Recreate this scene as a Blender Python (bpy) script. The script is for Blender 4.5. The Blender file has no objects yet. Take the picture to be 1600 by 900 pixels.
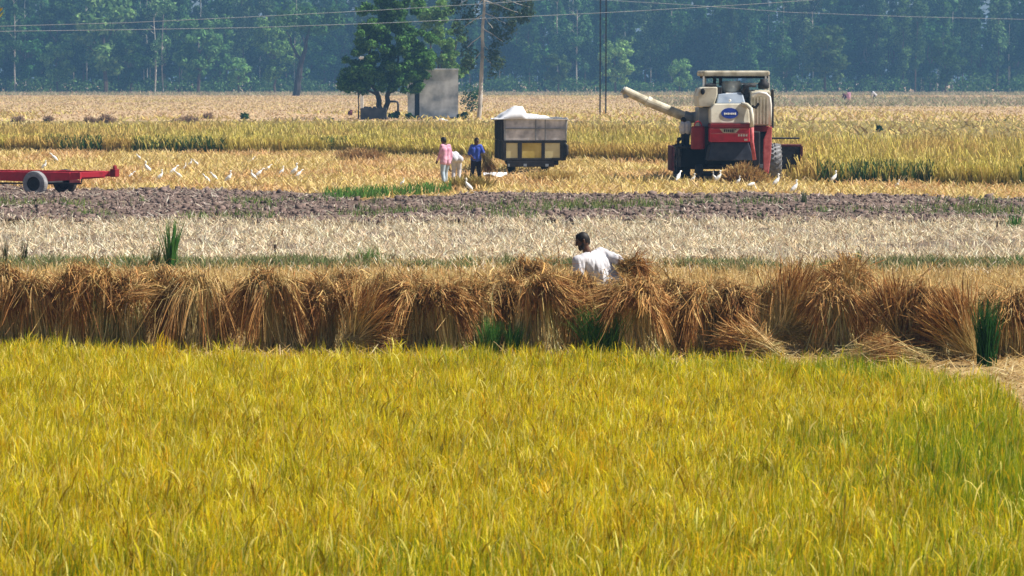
import bpy, bmesh, math, random
import numpy as np
from mathutils import Vector, Matrix, noise as mnoise

R = math.radians
rng = np.random.default_rng(7)
random.seed(7)
SC = bpy.context.scene
COL = SC.collection

# ---------------------------------------------------------------- camera, sky, sun, exposure
H, F, HOR = 3.75, 5000.0, 120.0             # camera height (m), focal length and horizon in the photo's 1600 px frame
PITCH = math.atan(330.0 / F)
cam_d = bpy.data.cameras.new("Camera")
cam_d.lens, cam_d.sensor_width = F / 1600.0 * 36.0, 36.0
cam_d.clip_start, cam_d.clip_end = 0.5, 6000.0
cam_d.dof.use_dof = True
cam_d.dof.focus_distance = 62.0
cam_d.dof.aperture_fstop = 9.0
cam = bpy.data.objects.new("Camera", cam_d)
COL.objects.link(cam)
cam.location = (0, 0, H)
cam.rotation_euler = (math.pi / 2 - PITCH, 0, 0)
SC.camera = cam

SUN = Vector((0.64, -0.03, 0.74)).normalized()
elev, azim = math.asin(SUN.z), math.atan2(SUN.x, SUN.y)
world = bpy.data.worlds.new("World")
SC.world = world
world.use_nodes = True
wn = world.node_tree.nodes
sky = wn.new("ShaderNodeTexSky")
sky.sky_type = 'NISHITA'
sky.sun_disc = False
sky.sun_elevation, sky.sun_rotation = elev, azim
sky.air_density, sky.dust_density = 1.0, 1.5
bg = wn["Background"]
bg.inputs["Strength"].default_value = 0.05
world.node_tree.links.new(sky.outputs[0], bg.inputs["Color"])
sun_d = bpy.data.lights.new("Sun", 'SUN')
sun_d.energy, sun_d.angle, sun_d.color = 5.0, R(0.53), (1.0, 0.94, 0.85)
sun = bpy.data.objects.new("Sun", sun_d)
COL.objects.link(sun)
sun.location = (40, 30, 60)
sun.rotation_euler = (-SUN).to_track_quat('-Z', 'Y').to_euler()
vs = SC.view_settings
vs.view_transform, vs.look, vs.exposure, vs.gamma, vs.use_curve_mapping = 'Standard', 'None', 0.78, 1.0, False
SC.cycles.use_denoising = True
SC.cycles.denoiser = 'OPENIMAGEDENOISE'
SC.cycles.max_bounces, SC.cycles.diffuse_bounces = 6, 3
SC.cycles.transmission_bounces, SC.cycles.volume_bounces = 4, 0
HAZE_DENSITY, HAZE_COLOR = 0.00040, (0.26, 0.54, 0.90)

# ---------------------------------------------------------------- helpers
FWD = Vector((0, math.cos(PITCH), -math.sin(PITCH)))
UP = Vector((0, math.sin(PITCH), math.cos(PITCH)))
EYE = Vector((0, 0, H))

def ray(px, py):
    return FWD + Vector((1, 0, 0)) * ((px - 800) / F) + UP * ((450 - py) / F)

def G(px, py, z=0.0):                        # the point of the ground seen at a pixel
    d = ray(px, py)
    return EYE + d * ((z - H) / d.z)

def P(px, py, Y):                            # the point seen at a pixel, at distance Y
    d = ray(px, py)
    return EYE + d * (Y / d.y)

class Frame:                                 # a thing's own axes, for measuring it off the photo
    def __init__(s, px, py, rz=0.0):
        s.o, s.rz = G(px, py), rz
        s.inv = Matrix.Rotation(-rz, 3, 'Z')
    def __call__(s, px, py, yf=0.0):
        o, d = s.inv @ (EYE - s.o), s.inv @ ray(px, py)
        return o + d * ((yf - o.y) / d.y)

def tag(o, label=None, cat=None, group=None, kind=None):
    for k, v in (("label", label), ("category", cat), ("group", group), ("kind", kind)):
        if v: o[k] = v
    return o

def thing(name, label, cat, loc=(0, 0, 0), rz=0.0, group=None):
    o = bpy.data.objects.new(name, None)
    COL.objects.link(o)
    o.location, o.rotation_euler = loc, (0, 0, rz)
    o.empty_display_size = 0.2
    return tag(o, label, cat, group)

def copy_tree(o, parent=None):
    c = o.copy()
    COL.objects.link(c)
    c.parent = parent
    for ch in list(o.children):
        copy_tree(ch, c)
    return c

def link(name, me, mat, parent=None, bevel=0, smooth=False):
    o = bpy.data.objects.new(name, me)
    COL.objects.link(o)
    if mat: me.materials.append(mat)
    if parent: o.parent = parent
    if smooth:
        me.polygons.foreach_set("use_smooth", np.ones(len(me.polygons), dtype=bool))
    if bevel:
        b = o.modifiers.new("Bevel", 'BEVEL')
        b.width, b.segments, b.limit_method = bevel, 2, 'ANGLE'
    return o

class MB:                                    # collects boxes, bars, tubes ... into ONE mesh
    def __init__(s): s.v, s.f = [], []
    def add(s, vs, fs):
        n = len(s.v)
        s.v += [tuple(v) for v in vs]
        s.f += [tuple(i + n for i in f) for f in fs]
        return s
    def box(s, x0, x1, y0, y1, z0, z1):
        return s.add([(x, y, z) for z in (z0, z1) for y in (y0, y1) for x in (x0, x1)],
                     [(0, 2, 3, 1), (4, 5, 7, 6), (0, 1, 5, 4), (2, 6, 7, 3), (0, 4, 6, 2), (1, 3, 7, 5)])
    def prism(s, pts, y0, y1, slope=0.0):    # polygon in XZ, pushed along Y; slope leans the near face back
        n = len(pts); zb = min(p[1] for p in pts)
        a = [(x, y0 + (z - zb) * slope, z) for x, z in pts]; b = [(x, y1, z) for x, z in pts]
        return s.add(a + b, [tuple(range(n)), tuple(range(2 * n - 1, n - 1, -1))] + [((i + 1) % n, i, n + i, n + (i + 1) % n) for i in range(n)])
    def tube(s, pts, r, n=10, r1=None):
        pts = [Vector(p) for p in pts]; m = len(pts); vs = []; fs = []
        rr = [r + ((r1 if r1 is not None else r) - r) * i / max(1, m - 1) for i in range(m)] if not isinstance(r, (list, tuple)) else r
        t0 = (pts[1] - pts[0]).normalized()
        u = t0.orthogonal().normalized()
        for i, p in enumerate(pts):
            t = (pts[min(i + 1, m - 1)] - pts[max(i - 1, 0)]).normalized()
            u = (u - t * u.dot(t)).normalized(); w = t.cross(u)
            vs += [p + (u * math.cos(2 * math.pi * k / n) + w * math.sin(2 * math.pi * k / n)) * rr[i] for k in range(n)]
        for i in range(m - 1):
            fs += [(i * n + k, i * n + (k + 1) % n, (i + 1) * n + (k + 1) % n, (i + 1) * n + k) for k in range(n)]
        fs += [tuple(range(n - 1, -1, -1)), tuple(range((m - 1) * n, m * n))]
        return s.add(vs, fs)
    def bar(s, a, b, w, h=None):
        a, b = Vector(a), Vector(b); h = h or w
        t = (b - a).normalized(); u = t.cross(Vector((0, 0, 1)))
        u = u.normalized() if u.length > 1e-4 else Vector((1, 0, 0))
        v = u.cross(t)
        c = [(-1, -1), (1, -1), (1, 1), (-1, 1)]
        return s.add([p + u * (i * w / 2) + v * (j * h / 2) for p in (a, b) for i, j in c],
                     [(0, 1, 2, 3), (7, 6, 5, 4)] + [((k + 1) % 4, k, 4 + k, 4 + (k + 1) % 4) for k in range(4)])
    def lathe(s, prof, c, axis='x', n=28, caps=True):   # prof: (radius, offset along axis)
        m = len(prof); vs = []
        for r, a in prof:
            for k in range(n):
                q = 2 * math.pi * k / n
                d = (a, r * math.cos(q), r * math.sin(q))
                d = {'x': d, 'y': (d[1], d[0], d[2]), 'z': (d[1], d[2], d[0])}[axis]
                vs.append((c[0] + d[0], c[1] + d[1], c[2] + d[2]))
        fs = [(i * n + k, i * n + (k + 1) % n, (i + 1) * n + (k + 1) % n, (i + 1) * n + k) for i in range(m - 1) for k in range(n)]
        if caps: fs += [tuple(range(n - 1, -1, -1)), tuple(range((m - 1) * n, m * n))]
        return s.add(vs, fs)
    def ball(s, c, r, n=12, m=8):            # r a number or (rx, ry, rz)
        r = (r, r, r) if not isinstance(r, (tuple, list)) else r
        vs = [(c[0], c[1], c[2] - r[2])]
        for i in range(1, m):
            q = -math.pi / 2 + math.pi * i / m
            vs += [(c[0] + r[0] * math.cos(q) * math.cos(2 * math.pi * k / n), c[1] + r[1] * math.cos(q) * math.sin(2 * math.pi * k / n), c[2] + r[2] * math.sin(q)) for k in range(n)]
        vs.append((c[0], c[1], c[2] + r[2]))
        fs = [(0, 1 + (k + 1) % n, 1 + k) for k in range(n)]
        for i in range(m - 2):
            fs += [(1 + i * n + k, 1 + i * n + (k + 1) % n, 1 + (i + 1) * n + (k + 1) % n, 1 + (i + 1) * n + k) for k in range(n)]
        t = len(vs) - 1; b = 1 + (m - 2) * n
        fs += [(b + k, b + (k + 1) % n, t) for k in range(n)]
        return s.add(vs, fs)
    def mesh(s, name):
        me = bpy.data.meshes.new(name)
        me.from_pydata(s.v, [], s.f)
        bm = bmesh.new(); bm.from_mesh(me)
        bmesh.ops.recalc_face_normals(bm, faces=bm.faces)
        bm.to_mesh(me); bm.free()
        return me
    def build(s, name, mat, parent=None, bevel=0, smooth=False):
        return link(name, s.mesh(name), mat, parent, bevel, smooth)

def np_mesh(name, V, Q, C=None):             # quads straight from arrays, colour as a point attribute
    me = bpy.data.meshes.new(name)
    V = np.ascontiguousarray(V, dtype=np.float32); Q = np.ascontiguousarray(Q, dtype=np.int32)
    me.vertices.add(len(V)); me.vertices.foreach_set("co", V.ravel())
    me.loops.add(Q.size); me.loops.foreach_set("vertex_index", Q.ravel())
    me.polygons.add(len(Q)); me.polygons.foreach_set("loop_start", np.arange(0, Q.size, 4, dtype=np.int32))
    me.update(calc_edges=True)
    if C is not None:
        a = me.attributes.new("Tint", 'FLOAT_COLOR', 'POINT')
        c4 = np.ones((len(V), 4), dtype=np.float32); c4[:, :3] = C
        a.data.foreach_set("color", c4.ravel())
    return me

class Cloud:
    def __init__(s): s.V, s.Q, s.C, s.n = [], [], [], 0
    def add(s, t):
        V, Q, C = t
        s.V.append(V); s.Q.append(Q + s.n); s.C.append(C); s.n += len(V)
        return s
    def mesh(s, name): return np_mesh(name, np.concatenate(s.V), np.concatenate(s.Q), np.concatenate(s.C))
    def build(s, name, mat, parent=None): return link(name, s.mesh(name), mat, parent)

def strands(pts, W, C0, C1, side=None, wprof=None):
    """pts (N,K,3) polylines -> flat ribbons; W (N,) widths; colours blend along the strand"""
    N, K, _ = pts.shape
    if side is None:
        b = rng.uniform(0, math.pi, N)
        side = np.stack([np.cos(b), np.sin(b), rng.normal(0, .25, N)], 1)
    if wprof is None: wprof = np.linspace(1, .35, K)
    off = side[:, None, :] * (W[:, None] * .5 * wprof[None, :])[:, :, None]
    V = np.stack([pts - off, pts + off], 2).reshape(-1, 3)
    base = (np.arange(N) * K * 2)[:, None] + (np.arange(K - 1) * 2)[None, :]
    Q = np.stack([base, base + 1, base + 3, base + 2], -1).reshape(-1, 4)
    t = np.linspace(0, 1, K)[None, :, None]
    C = np.repeat((C0[:, None, :] * (1 - t) + C1[:, None, :] * t)[:, :, None, :], 2, 2).reshape(-1, 3)
    return V, Q, C

def blades(p, L, W, C0, C1, lean=(.05, .3), bend=(.2, .9), K=4, wind=0.0, wprof=None, side=None):
    N = len(p); az = rng.uniform(0, 2 * math.pi, N)
    d = np.stack([np.cos(az) + wind, np.sin(az)], 1); d /= np.maximum(np.linalg.norm(d, axis=1, keepdims=True), .3)
    th0, th1 = rng.uniform(*lean, N), rng.uniform(*bend, N)
    pts = np.zeros((N, K, 3)); pts[:, 0] = p
    for k in range(1, K):
        th = th0 + th1 * ((k - .5) / (K - 1)) ** 1.5
        ds = L / (K - 1)
        pts[:, k, :2] = pts[:, k - 1, :2] + d * (np.sin(th) * ds)[:, None]
        pts[:, k, 2] = pts[:, k - 1, 2] + np.cos(th) * ds
    return strands(pts, W, C0, C1, side, wprof)

def tint(N, cols, weights=None, jit=.18):
    cols = np.array(cols, dtype=float)
    c = cols[rng.choice(len(cols), N, p=weights)]
    return np.clip(c * rng.uniform(1 - jit, 1 + jit, (N, 1)) * rng.uniform(.94, 1.06, (N, 3)), .003, .9)

def vnoise(x, y, seed=0):
    r = np.random.default_rng(seed).random((256, 256))
    xi, yi = np.floor(x).astype(int), np.floor(y).astype(int)
    fx, fy = x - xi, y - yi
    fx, fy = fx * fx * (3 - 2 * fx), fy * fy * (3 - 2 * fy)
    g = lambda a, b: r[a % 256, b % 256]
    return (g(xi, yi) * (1 - fx) + g(xi + 1, yi) * fx) * (1 - fy) + (g(xi, yi + 1) * (1 - fx) + g(xi + 1, yi + 1) * fx) * fy

def fbm(x, y, scale, seed=0, octv=3):
    s, a, t = 0, 1.0, 0
    for o in range(octv):
        s = s + a * vnoise(x / scale * 2 ** o + 17.3 * o, y / scale * 2 ** o + 5.1 * o, seed + o); t += a; a *= .5
    return s / t

def wedge(n, y0, y1, margin, fan=.163):      # random ground points inside what the lens (and a step aside) sees
    y = np.sqrt(rng.uniform(y0 * y0, y1 * y1, n))
    x = rng.uniform(-1, 1, n) * (y * fan + margin)
    return x, y

def front_edge(xs, ys):                      # a field edge given as photo pixels -> distance as a function of px
    xs, ys = np.array(xs, float), np.array(ys, float)
    return lambda x, y: F * H / (np.interp(800 + F * x / y, xs, ys) - HOR)

# ---------------------------------------------------------------- materials
def nodes(name):
    m = bpy.data.materials.new(name); m.use_nodes = True
    return m, m.node_tree.nodes, m.node_tree.links, m.node_tree.nodes["Principled BSDF"]

def mottled(name, c0, c1, scale=3.0, rough=.9, detail=6, bump=0.0, metal=0.0, spec=.3, thr=(.35, .65)):
    m, n, l, b = nodes(name)
    tc = n.new("ShaderNodeTexCoord"); t = n.new("ShaderNodeTexNoise"); r = n.new("ShaderNodeValToRGB")
    t.inputs["Scale"].default_value, t.inputs["Detail"].default_value = scale, detail
    r.color_ramp.elements[0].position, r.color_ramp.elements[1].position = thr
    r.color_ramp.elements[0].color, r.color_ramp.elements[1].color = (*c0, 1), (*c1, 1)
    l.new(tc.outputs["Object"], t.inputs["Vector"]); l.new(t.outputs["Fac"], r.inputs["Fac"]); l.new(r.outputs["Color"], b.inputs["Base Color"])
    b.inputs["Roughness"].default_value, b.inputs["Metallic"].default_value = rough, metal
    b.inputs["Specular IOR Level"].default_value = spec
    if bump:
        bp = n.new("ShaderNodeBump"); bp.inputs["Strength"].default_value = bump; bp.inputs["Distance"].default_value = .05
        l.new(t.outputs["Fac"], bp.inputs["Height"]); l.new(bp.outputs["Normal"], b.inputs["Normal"])
    return m

def plant(name, trans=.35, vary=None, tintcol=None):
    """leaf or straw: the strand's own colour, partly letting the sun through"""
    m, n, l, b = nodes(name)
    n.remove(b); out = n["Material Output"]
    a = n.new("ShaderNodeAttribute"); a.attribute_name = "Tint"
    c = a.outputs["Color"]
    if vary:
        oi = n.new("ShaderNodeObjectInfo"); hs = n.new("ShaderNodeHueSaturation"); mr = n.new("ShaderNodeMapRange"); mh = n.new("ShaderNodeMapRange")
        mul = n.new("ShaderNodeMath"); mul.operation = 'MULTIPLY'; mul.inputs[1].default_value = 7.31
        fr = n.new("ShaderNodeMath"); fr.operation = 'FRACT'
        mr.inputs["To Min"].default_value, mr.inputs["To Max"].default_value = 1 - vary, 1 + vary
        mh.inputs["To Min"].default_value, mh.inputs["To Max"].default_value = .475, .525
        l.new(oi.outputs["Random"], mr.inputs["Value"]); l.new(mr.outputs[0], hs.inputs["Value"])
        l.new(oi.outputs["Random"], mul.inputs[0]); l.new(mul.outputs[0], fr.inputs[0]); l.new(fr.outputs[0], mh.inputs["Value"]); l.new(mh.outputs[0], hs.inputs["Hue"])
        l.new(c, hs.inputs["Color"]); c = hs.outputs["Color"]
    d = n.new("ShaderNodeBsdfDiffuse"); t = n.new("ShaderNodeBsdfTranslucent"); mx = n.new("ShaderNodeMixShader")
    mx.inputs[0].default_value = trans
    l.new(c, d.inputs["Color"]); l.new(c, t.inputs["Color"])
    l.new(d.outputs[0], mx.inputs[1]); l.new(t.outputs[0], mx.inputs[2]); l.new(mx.outputs[0], out.inputs["Surface"])
    return m

M = {
    'rice': plant("ripe_rice", .5), 'straw': plant("dry_straw", .25), 'sheaf': plant("sheaf_straw", .10), 'leaf': plant("leaf", .35), 'forest': plant("forest_leaf", .3, vary=.6),
    'soil': mottled("tan_soil", (.34, .22, .12), (.50, .36, .20), .25, detail=8),
    'plough': mottled("ploughed_soil", (.065, .044, .034), (.19, .132, .105), 1.6, detail=8, bump=.6),
    'clod': mottled("soil_clod", (.095, .066, .055), (.23, .162, .135), 2.2, detail=5),
    'stubsoil': mottled("stubble_soil", (.07, .05, .035), (.20, .145, .10), 2.5, detail=8, bump=.5),
    'goldsoil': mottled("straw_covered_soil", (.22, .14, .05), (.42, .29, .12), 2.0, detail=8, bump=.5),
    'ricesoil': mottled("rice_mud", (.06, .045, .02), (.12, .09, .03), 2.0),
    'cropsoil': mottled("crop_ground", (.13, .10, .025), (.26, .19, .05), 1.2),
    'bark': mottled("bark", (.05, .035, .025), (.13, .09, .06), 4.0),
    'palebark': mottled("pale_bark", (.26, .24, .21), (.60, .56, .50), 1.2),
    'darkbark': mottled("dark_bark", (.015, .012, .012), (.045, .035, .03), 3.0),
    'cream': mottled("cream_paint", (.40, .36, .26), (.68, .65, .54), 2.6, rough=.6, thr=(.28, .55), detail=12),
    'creamdirty': mottled("weathered_cream_paint", (.33, .29, .20), (.60, .56, .44), 3.5, rough=.65, thr=(.35, .6)),
    'white_paint': mottled("white_paint", (.62, .60, .55), (.80, .79, .75), 3.0, rough=.5),
    'red': mottled("red_paint", (.24, .02, .025), (.52, .025, .045), 3.5, rough=.55, thr=(.25, .5), detail=12),
    'darkred': mottled("dark_red_paint", (.16, .008, .012), (.24, .014, .02), 3.0, rough=.5),
    'redwornlit': mottled("worn_lit_red_paint", (.42, .07, .07), (.62, .17, .17), 6.0, rough=.65),
    'greymetal': mottled("grey_metal", (.17, .19, .21), (.28, .30, .32), 3.0, rough=.5),
    'bluegrey': mottled("blue_grey_metal", (.20, .25, .33), (.32, .38, .46), 3.0, rough=.5),
    'darkmetal': mottled("dark_metal", (.012, .012, .016), (.035, .033, .035), 4.0, rough=.7),
    'rubber': mottled("rubber", (.018, .018, .02), (.05, .05, .052), 5.0, rough=.9),
    'dustrubber': mottled("dusty_rubber", (.17, .17, .18), (.30, .30, .31), 5.0, rough=.9),
    'panel': mottled("weathered_sheet_metal", (.26, .26, .29), (.80, .78, .80), 2.6, rough=.8, thr=(.3, .7)),
    'yellow': mottled("faded_yellow_paint", (.46, .34, .06), (.62, .50, .16), 2.5, rough=.7),
    'paleyellow': mottled("pale_yellow_paint", (.60, .53, .28), (.70, .64, .38), 2.5, rough=.7),
    'tarp': mottled("white_plastic", (.76, .77, .80), (.84, .85, .87), 2.0, rough=.55),
    'plaster': mottled("whitewashed_plaster", (.16, .19, .23), (.62, .66, .70), .8, rough=.95, thr=(.30, .62), detail=12),  # bluish cast of shade and haze mixed into the stained whitewash
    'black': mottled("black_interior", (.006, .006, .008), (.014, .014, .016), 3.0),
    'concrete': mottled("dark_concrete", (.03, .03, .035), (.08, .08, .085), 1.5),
    'skin': mottled("brown_skin", (.07, .036, .022), (.11, .055, .034), 6.0, rough=.55),
    'hair': mottled("black_hair", (.006, .005, .005), (.014, .012, .012), 20.0, rough=.6),
    'cotton': mottled("white_cotton", (.46, .45, .48), (.60, .59, .61), 9.0, rough=.95),
    'pink': mottled("pink_shirt", (.52, .22, .34), (.72, .44, .54), 7.0, rough=.9),
    'denim': mottled("pale_denim", (.28, .36, .44), (.44, .52, .58), 6.0, rough=.95),
    'blueshirt': mottled("blue_shirt", (.03, .06, .33), (.06, .11, .48), 6.0, rough=.9),
    'navy': mottled("dark_trousers", (.010, .011, .028), (.025, .025, .05), 6.0, rough=.95),
    'maroon': mottled("maroon_cloth", (.06, .016, .02), (.12, .03, .04), 6.0, rough=.95),
    'feather': mottled("white_feather", (.78, .78, .76), (.84, .84, .82), 12.0, rough=.9),
    'beak': mottled("yellow_beak", (.55, .33, .04), (.65, .42, .06), 8.0, rough=.5),
    'legdark': mottled("dark_leg", (.03, .03, .025), (.06, .06, .05), 8.0),
    'chute': mottled("dark_chute_metal", (.02, .024, .04), (.05, .055, .075), 3.0, rough=.6),
    'blue': mottled("logo_blue", (.012, .03, .22), (.02, .045, .28), 6.0, rough=.4),
    'wire': mottled("aluminium_wire", (.26, .28, .30), (.34, .36, .38), 2.0, rough=.5),
}
for k in ('concrete',): pass

# ---------------------------------------------------------------- air
hz = MB().box(-1450, 1450, -120, 2350, -1.0, 46.0).build("haze", None)
hm, hn, hl, hb = nodes("haze_air")
hn.remove(hb)
pv = hn.new("ShaderNodeVolumePrincipled")
pv.inputs["Color"].default_value = (*HAZE_COLOR, 1)
pv.inputs["Density"].default_value = HAZE_DENSITY
pv.inputs["Anisotropy"].default_value = 0.2
hl.new(pv.outputs[0], hn["Material Output"].inputs["Volume"])
hz.data.materials.append(hm)
tag(hz, kind='stuff')
hz.display_type = 'WIRE'

# ---------------------------------------------------------------- the setting: ground sheets
def sheet(name, mat, x0, x1, y0, y1, z=0.0):
    me = bpy.data.meshes.new(name)
    me.from_pydata([(x0, y0, z), (x1, y0, z), (x1, y1, z), (x0, y1, z)], [], [(0, 1, 2, 3)])
    return tag(link(name, me, mat), kind='structure')

def relief(name, mat, x0, x1, y0, y1, step, zf, z=0.0):
    nx, ny = int((x1 - x0) / step) + 1, int((y1 - y0) / step) + 1
    X, Y = np.meshgrid(np.linspace(x0, x1, nx), np.linspace(y0, y1, ny))
    V = np.stack([X, Y, z + zf(X, Y)], -1).reshape(-1, 3)
    i = (np.arange(ny - 1) * nx)[:, None] + np.arange(nx - 1)[None, :]
    Q = np.stack([i, i + 1, i + nx + 1, i + nx], -1).reshape(-1, 4)
    return tag(link(name, np_mesh(name, V, Q), mat), kind='structure')

sheet("ground", M['soil'], -1400, 1400, -60, 2300)
sheet("rice_field_soil", M['ricesoil'], -40, 40, -10, 37.5, .004)
relief("straw_covered_field", M['goldsoil'], -22, 22, 26.0, 60.3, .16, lambda X, Y: .004 + .05 * fbm(X, Y, .7, 11) * np.clip((Y - 26) / 2, 0, 1))
relief("stubble_field", M['stubsoil'], -24, 24, 62.6, 81, .12, lambda X, Y: .004 + .10 * fbm(X, Y, .5, 21))
def furrow(X, Y):
    deep = np.exp(-((Y - 90.5 - .4 * np.sin(X * .25)) / .45) ** 2) * .22 * (fbm(X, Y * 0, 4, 5) > .38)
    trod = 1 - .95 * np.exp(-((X + 14.5) / 2.6) ** 4 - ((Y - 100.8) / 3.0) ** 4)      # pressed flat under the parked trailer
    return .02 + (.13 * fbm(X, Y, .5, 31) + .12 * fbm(X, Y, 2.5, 33) + .05 * np.sin(Y * 4.2 + 2 * fbm(X, Y, 3, 8)) - deep) * trod
plough_back = front_edge([0, 300, 520, 560, 700, 800, 1200, 1600], [299, 303, 313, 325, 314, 311, 313, 318])
relief("ploughed_soil", M['plough'], -26, 26, 79.8, 107, .11, lambda X, Y: np.where(Y < plough_back(X, Y) + .3, furrow(X, Y), -.2))
sheet("harvested_field", M['goldsoil'], -48, 48, 97, 172, .004)
sheet("crop_field_soil", M['cropsoil'], -120, 120, 156.5, 272, .008)

# ploughed clods: nobody could count them
n = 70000
x, y = wedge(n, 79.6, 106, 2.5)
keep = (y < plough_back(x, y) + .5) & ~((np.abs(x + 14.5) < 2.4) & (np.abs(y - 100.6) < 2.6) & (rng.random(n) < .8)); x, y = x[keep], y[keep]
cub = np.array([(i, j, k) for k in (-1, 1) for j in (-1, 1) for i in (-1, 1)], float)
cq = np.array([(0, 2, 3, 1), (4, 5, 7, 6), (0, 1, 5, 4), (2, 6, 7, 3), (0, 4, 6, 2), (1, 3, 7, 5)])
s = rng.gamma(.9, .017, len(x)).clip(0, .11)[:, None, None] * rng.uniform(.5, 1.3, (len(x), 1, 3))
V = cub[None] * s * rng.uniform(.45, 1.25, (len(x), 8, 3))
a = rng.uniform(0, 6.28, len(x)); ca, sa = np.cos(a)[:, None], np.sin(a)[:, None]
V = np.stack([V[..., 0] * ca - V[..., 1] * sa + V[..., 2] * .3, V[..., 0] * sa + V[..., 1] * ca, V[..., 2]], -1)
V += np.stack([x, y, furrow(x, y) + .02], -1)[:, None, :]
Q = (cq[None] + (np.arange(len(x)) * 8)[:, None, None]).reshape(-1, 4)
tag(link("soil_clods", np_mesh("soil_clods", V.reshape(-1, 3), Q), M['clod']), kind='stuff')

# ---------------------------------------------------------------- loose straw, stubble and grass (stuff)
STRAW = [(.56, .42, .19), (.48, .33, .12), (.62, .50, .28), (.36, .22, .08)]
PALE = [(.84, .70, .47), (.88, .79, .60), (.68, .52, .32), (.36, .25, .15)]
GREEN = [(.05, .13, .03), (.09, .19, .04), (.13, .22, .05)]

def flat_straw(x, y, z, L, W, C, lift=(1.15, 1.5)):
    N = len(x)
    return blades(np.stack([x, y, z], -1), L, W, C, C * .95, lean=lift, bend=(-.5, .35), K=3, wprof=np.array([.8, 1, .5]))

# golden straw round the sheaves and beside the rice
c = Cloud()
x, y = wedge(78000, 25, 60.8, 4.0); x, y = np.concatenate([x, rng.uniform(3.6, 7.4, 9000)]), np.concatenate([y, rng.uniform(24, 37, 9000)])
keep = (y > 36.2) | (x > 3.95 + (y - 24.6) * .085); x, y = x[keep], y[keep]
N = len(x); z = .004 + .05 * fbm(x, y, .7, 11)
c.add(flat_straw(x, y, z, rng.uniform(.12, .42, N), rng.uniform(.010, .022, N), tint(N, STRAW, [.36, .26, .26, .12])))
x, y = wedge(36000, 44, 60.6, 4.0); N = len(x)
c.add(blades(np.stack([x, y, np.full(N, .02)], -1), rng.uniform(.10, .27, N), rng.uniform(.012, .025, N), tint(N, STRAW), tint(N, [(.60, .46, .2), (.58, .40, .16)]), lean=(0, .5), bend=(-.2, .5), K=3))
tag(c.build("straw_litter", M['straw']), kind='stuff')

# pale stubble
c = Cloud()
x, y = wedge(11200, 62.8, 81.6, 4.0); k = rng.random(len(x)) < 3.2 * (fbm(x, y * .6, 1.1, 41) - .28); x, y = np.repeat(x[k], 12), np.repeat(y[k], 12)
sz = np.repeat(rng.uniform(.04, .16, len(x) // 12), 12); x = x + rng.normal(0, 1, len(x)) * sz; y = y + rng.normal(0, 1, len(x)) * sz; N = len(x)
z = .01 + .10 * fbm(x, y, .5, 21) + np.repeat(rng.uniform(0, .12, N // 12), 12)
c.add(flat_straw(x, y, z, rng.uniform(.08, .24, N), rng.uniform(.012, .026, N), tint(N, PALE, [.36, .30, .22, .12]) * np.repeat(rng.uniform(.68, 1.15, N // 12), 12)[:, None], lift=(.7, 1.65)))
x, y = wedge(14000, 62.8, 81, 4.0); N = len(x)
c.add(blades(np.stack([x, y, .01 + .1 * fbm(x, y, .5, 21)], -1), rng.uniform(.08, .24, N), rng.uniform(.014, .03, N), tint(N, PALE), tint(N, PALE, [.5, .4, .1, 0]), lean=(0, .6), bend=(-.3, .6), K=3))
tag(c.build("pale_stubble", M['straw']), kind='stuff')

# straw bits and weeds on the ploughed soil
c = Cloud()
x, y = wedge(14000, 80, 106, 2.5); k = y < plough_back(x, y) + .4; x, y = x[k], y[k]; N = len(x)
c.add(flat_straw(x, y, furrow(x, y) + .02, rng.uniform(.1, .3, N), rng.uniform(.02, .04, N), tint(N, [(.50, .42, .36), (.40, .32, .26), (.55, .5, .4)])))
x, y = wedge(20000, 80.5, 92, 2.5); k = (fbm(x, y, 1.8, 61) > .62); x, y = x[k], y[k]; N = len(x)
c.add(blades(np.stack([x, y, furrow(x, y)], -1), rng.uniform(.12, .28, N), rng.uniform(.02, .035, N), tint(N, GREEN), tint(N, [(.16, .22, .07), (.3, .27, .1)]), K=3))
tag(c.build("field_weeds", M['straw']), kind='stuff')

# harvested strip where the egrets feed
def cropline(x, y): return CROP_FRONT(x, y)
CROP_FRONT = front_edge([-400, 0, 360, 520, 700, 780, 900, 1060, 1120, 1215, 1250, 1600, 2000], [238, 239, 241, 240, 248, 252, 254, 256, 262, 268, 288, 293, 296])
CROP_BACK = front_edge([-400, 0, 600, 1000, 1100, 1300, 1600, 2000], [211, 211, 209, 214, 218, 229, 232, 232])
c = Cloud()
x, y = wedge(120000, 97, 165, 3); k = (y > plough_back(x, y)) & (y < CROP_FRONT(x, y) + 1) & ~((np.abs(x - .75) < 1.5) & (np.abs(y - 123.2) < 3.2) & (rng.random(len(x)) < .85)); x, y = x[k], y[k]; N = len(x)
warm = fbm(x, y * .35, 3.0, 71)
hgt = .16 * np.clip(fbm(x, y * .5, 3.2, 73) - .4, 0, 1)
C = np.where((warm > .52)[:, None], tint(N, [(.62, .42, .18), (.56, .35, .15), (.66, .48, .26)]), tint(N, [(.66, .50, .20), (.70, .56, .28), (.54, .42, .14)]))
c.add(flat_straw(x, y, hgt, rng.uniform(.15, .45, N), rng.uniform(.03, .06, N), C, lift=(.7, 1.5)))
x, y = wedge(30000, 97, 140, 3); d = plough_back(x, y)
k = (y > d - .4) & (y < d + 1.1 + 1.2 * fbm(x, y, 3, 77)); x, y = x[k], y[k]; N = len(x)
c.add(blades(np.stack([x, y, np.zeros(N)], -1), rng.uniform(.08, .22, N), rng.uniform(.025, .045, N), tint(N, [(.14, .19, .04), (.22, .23, .05), (.38, .32, .08)]), tint(N, [(.28, .27, .06), (.45, .38, .1)]), K=3))
tag(c.build("harvest_straw", M['straw']), kind='stuff')

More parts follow.
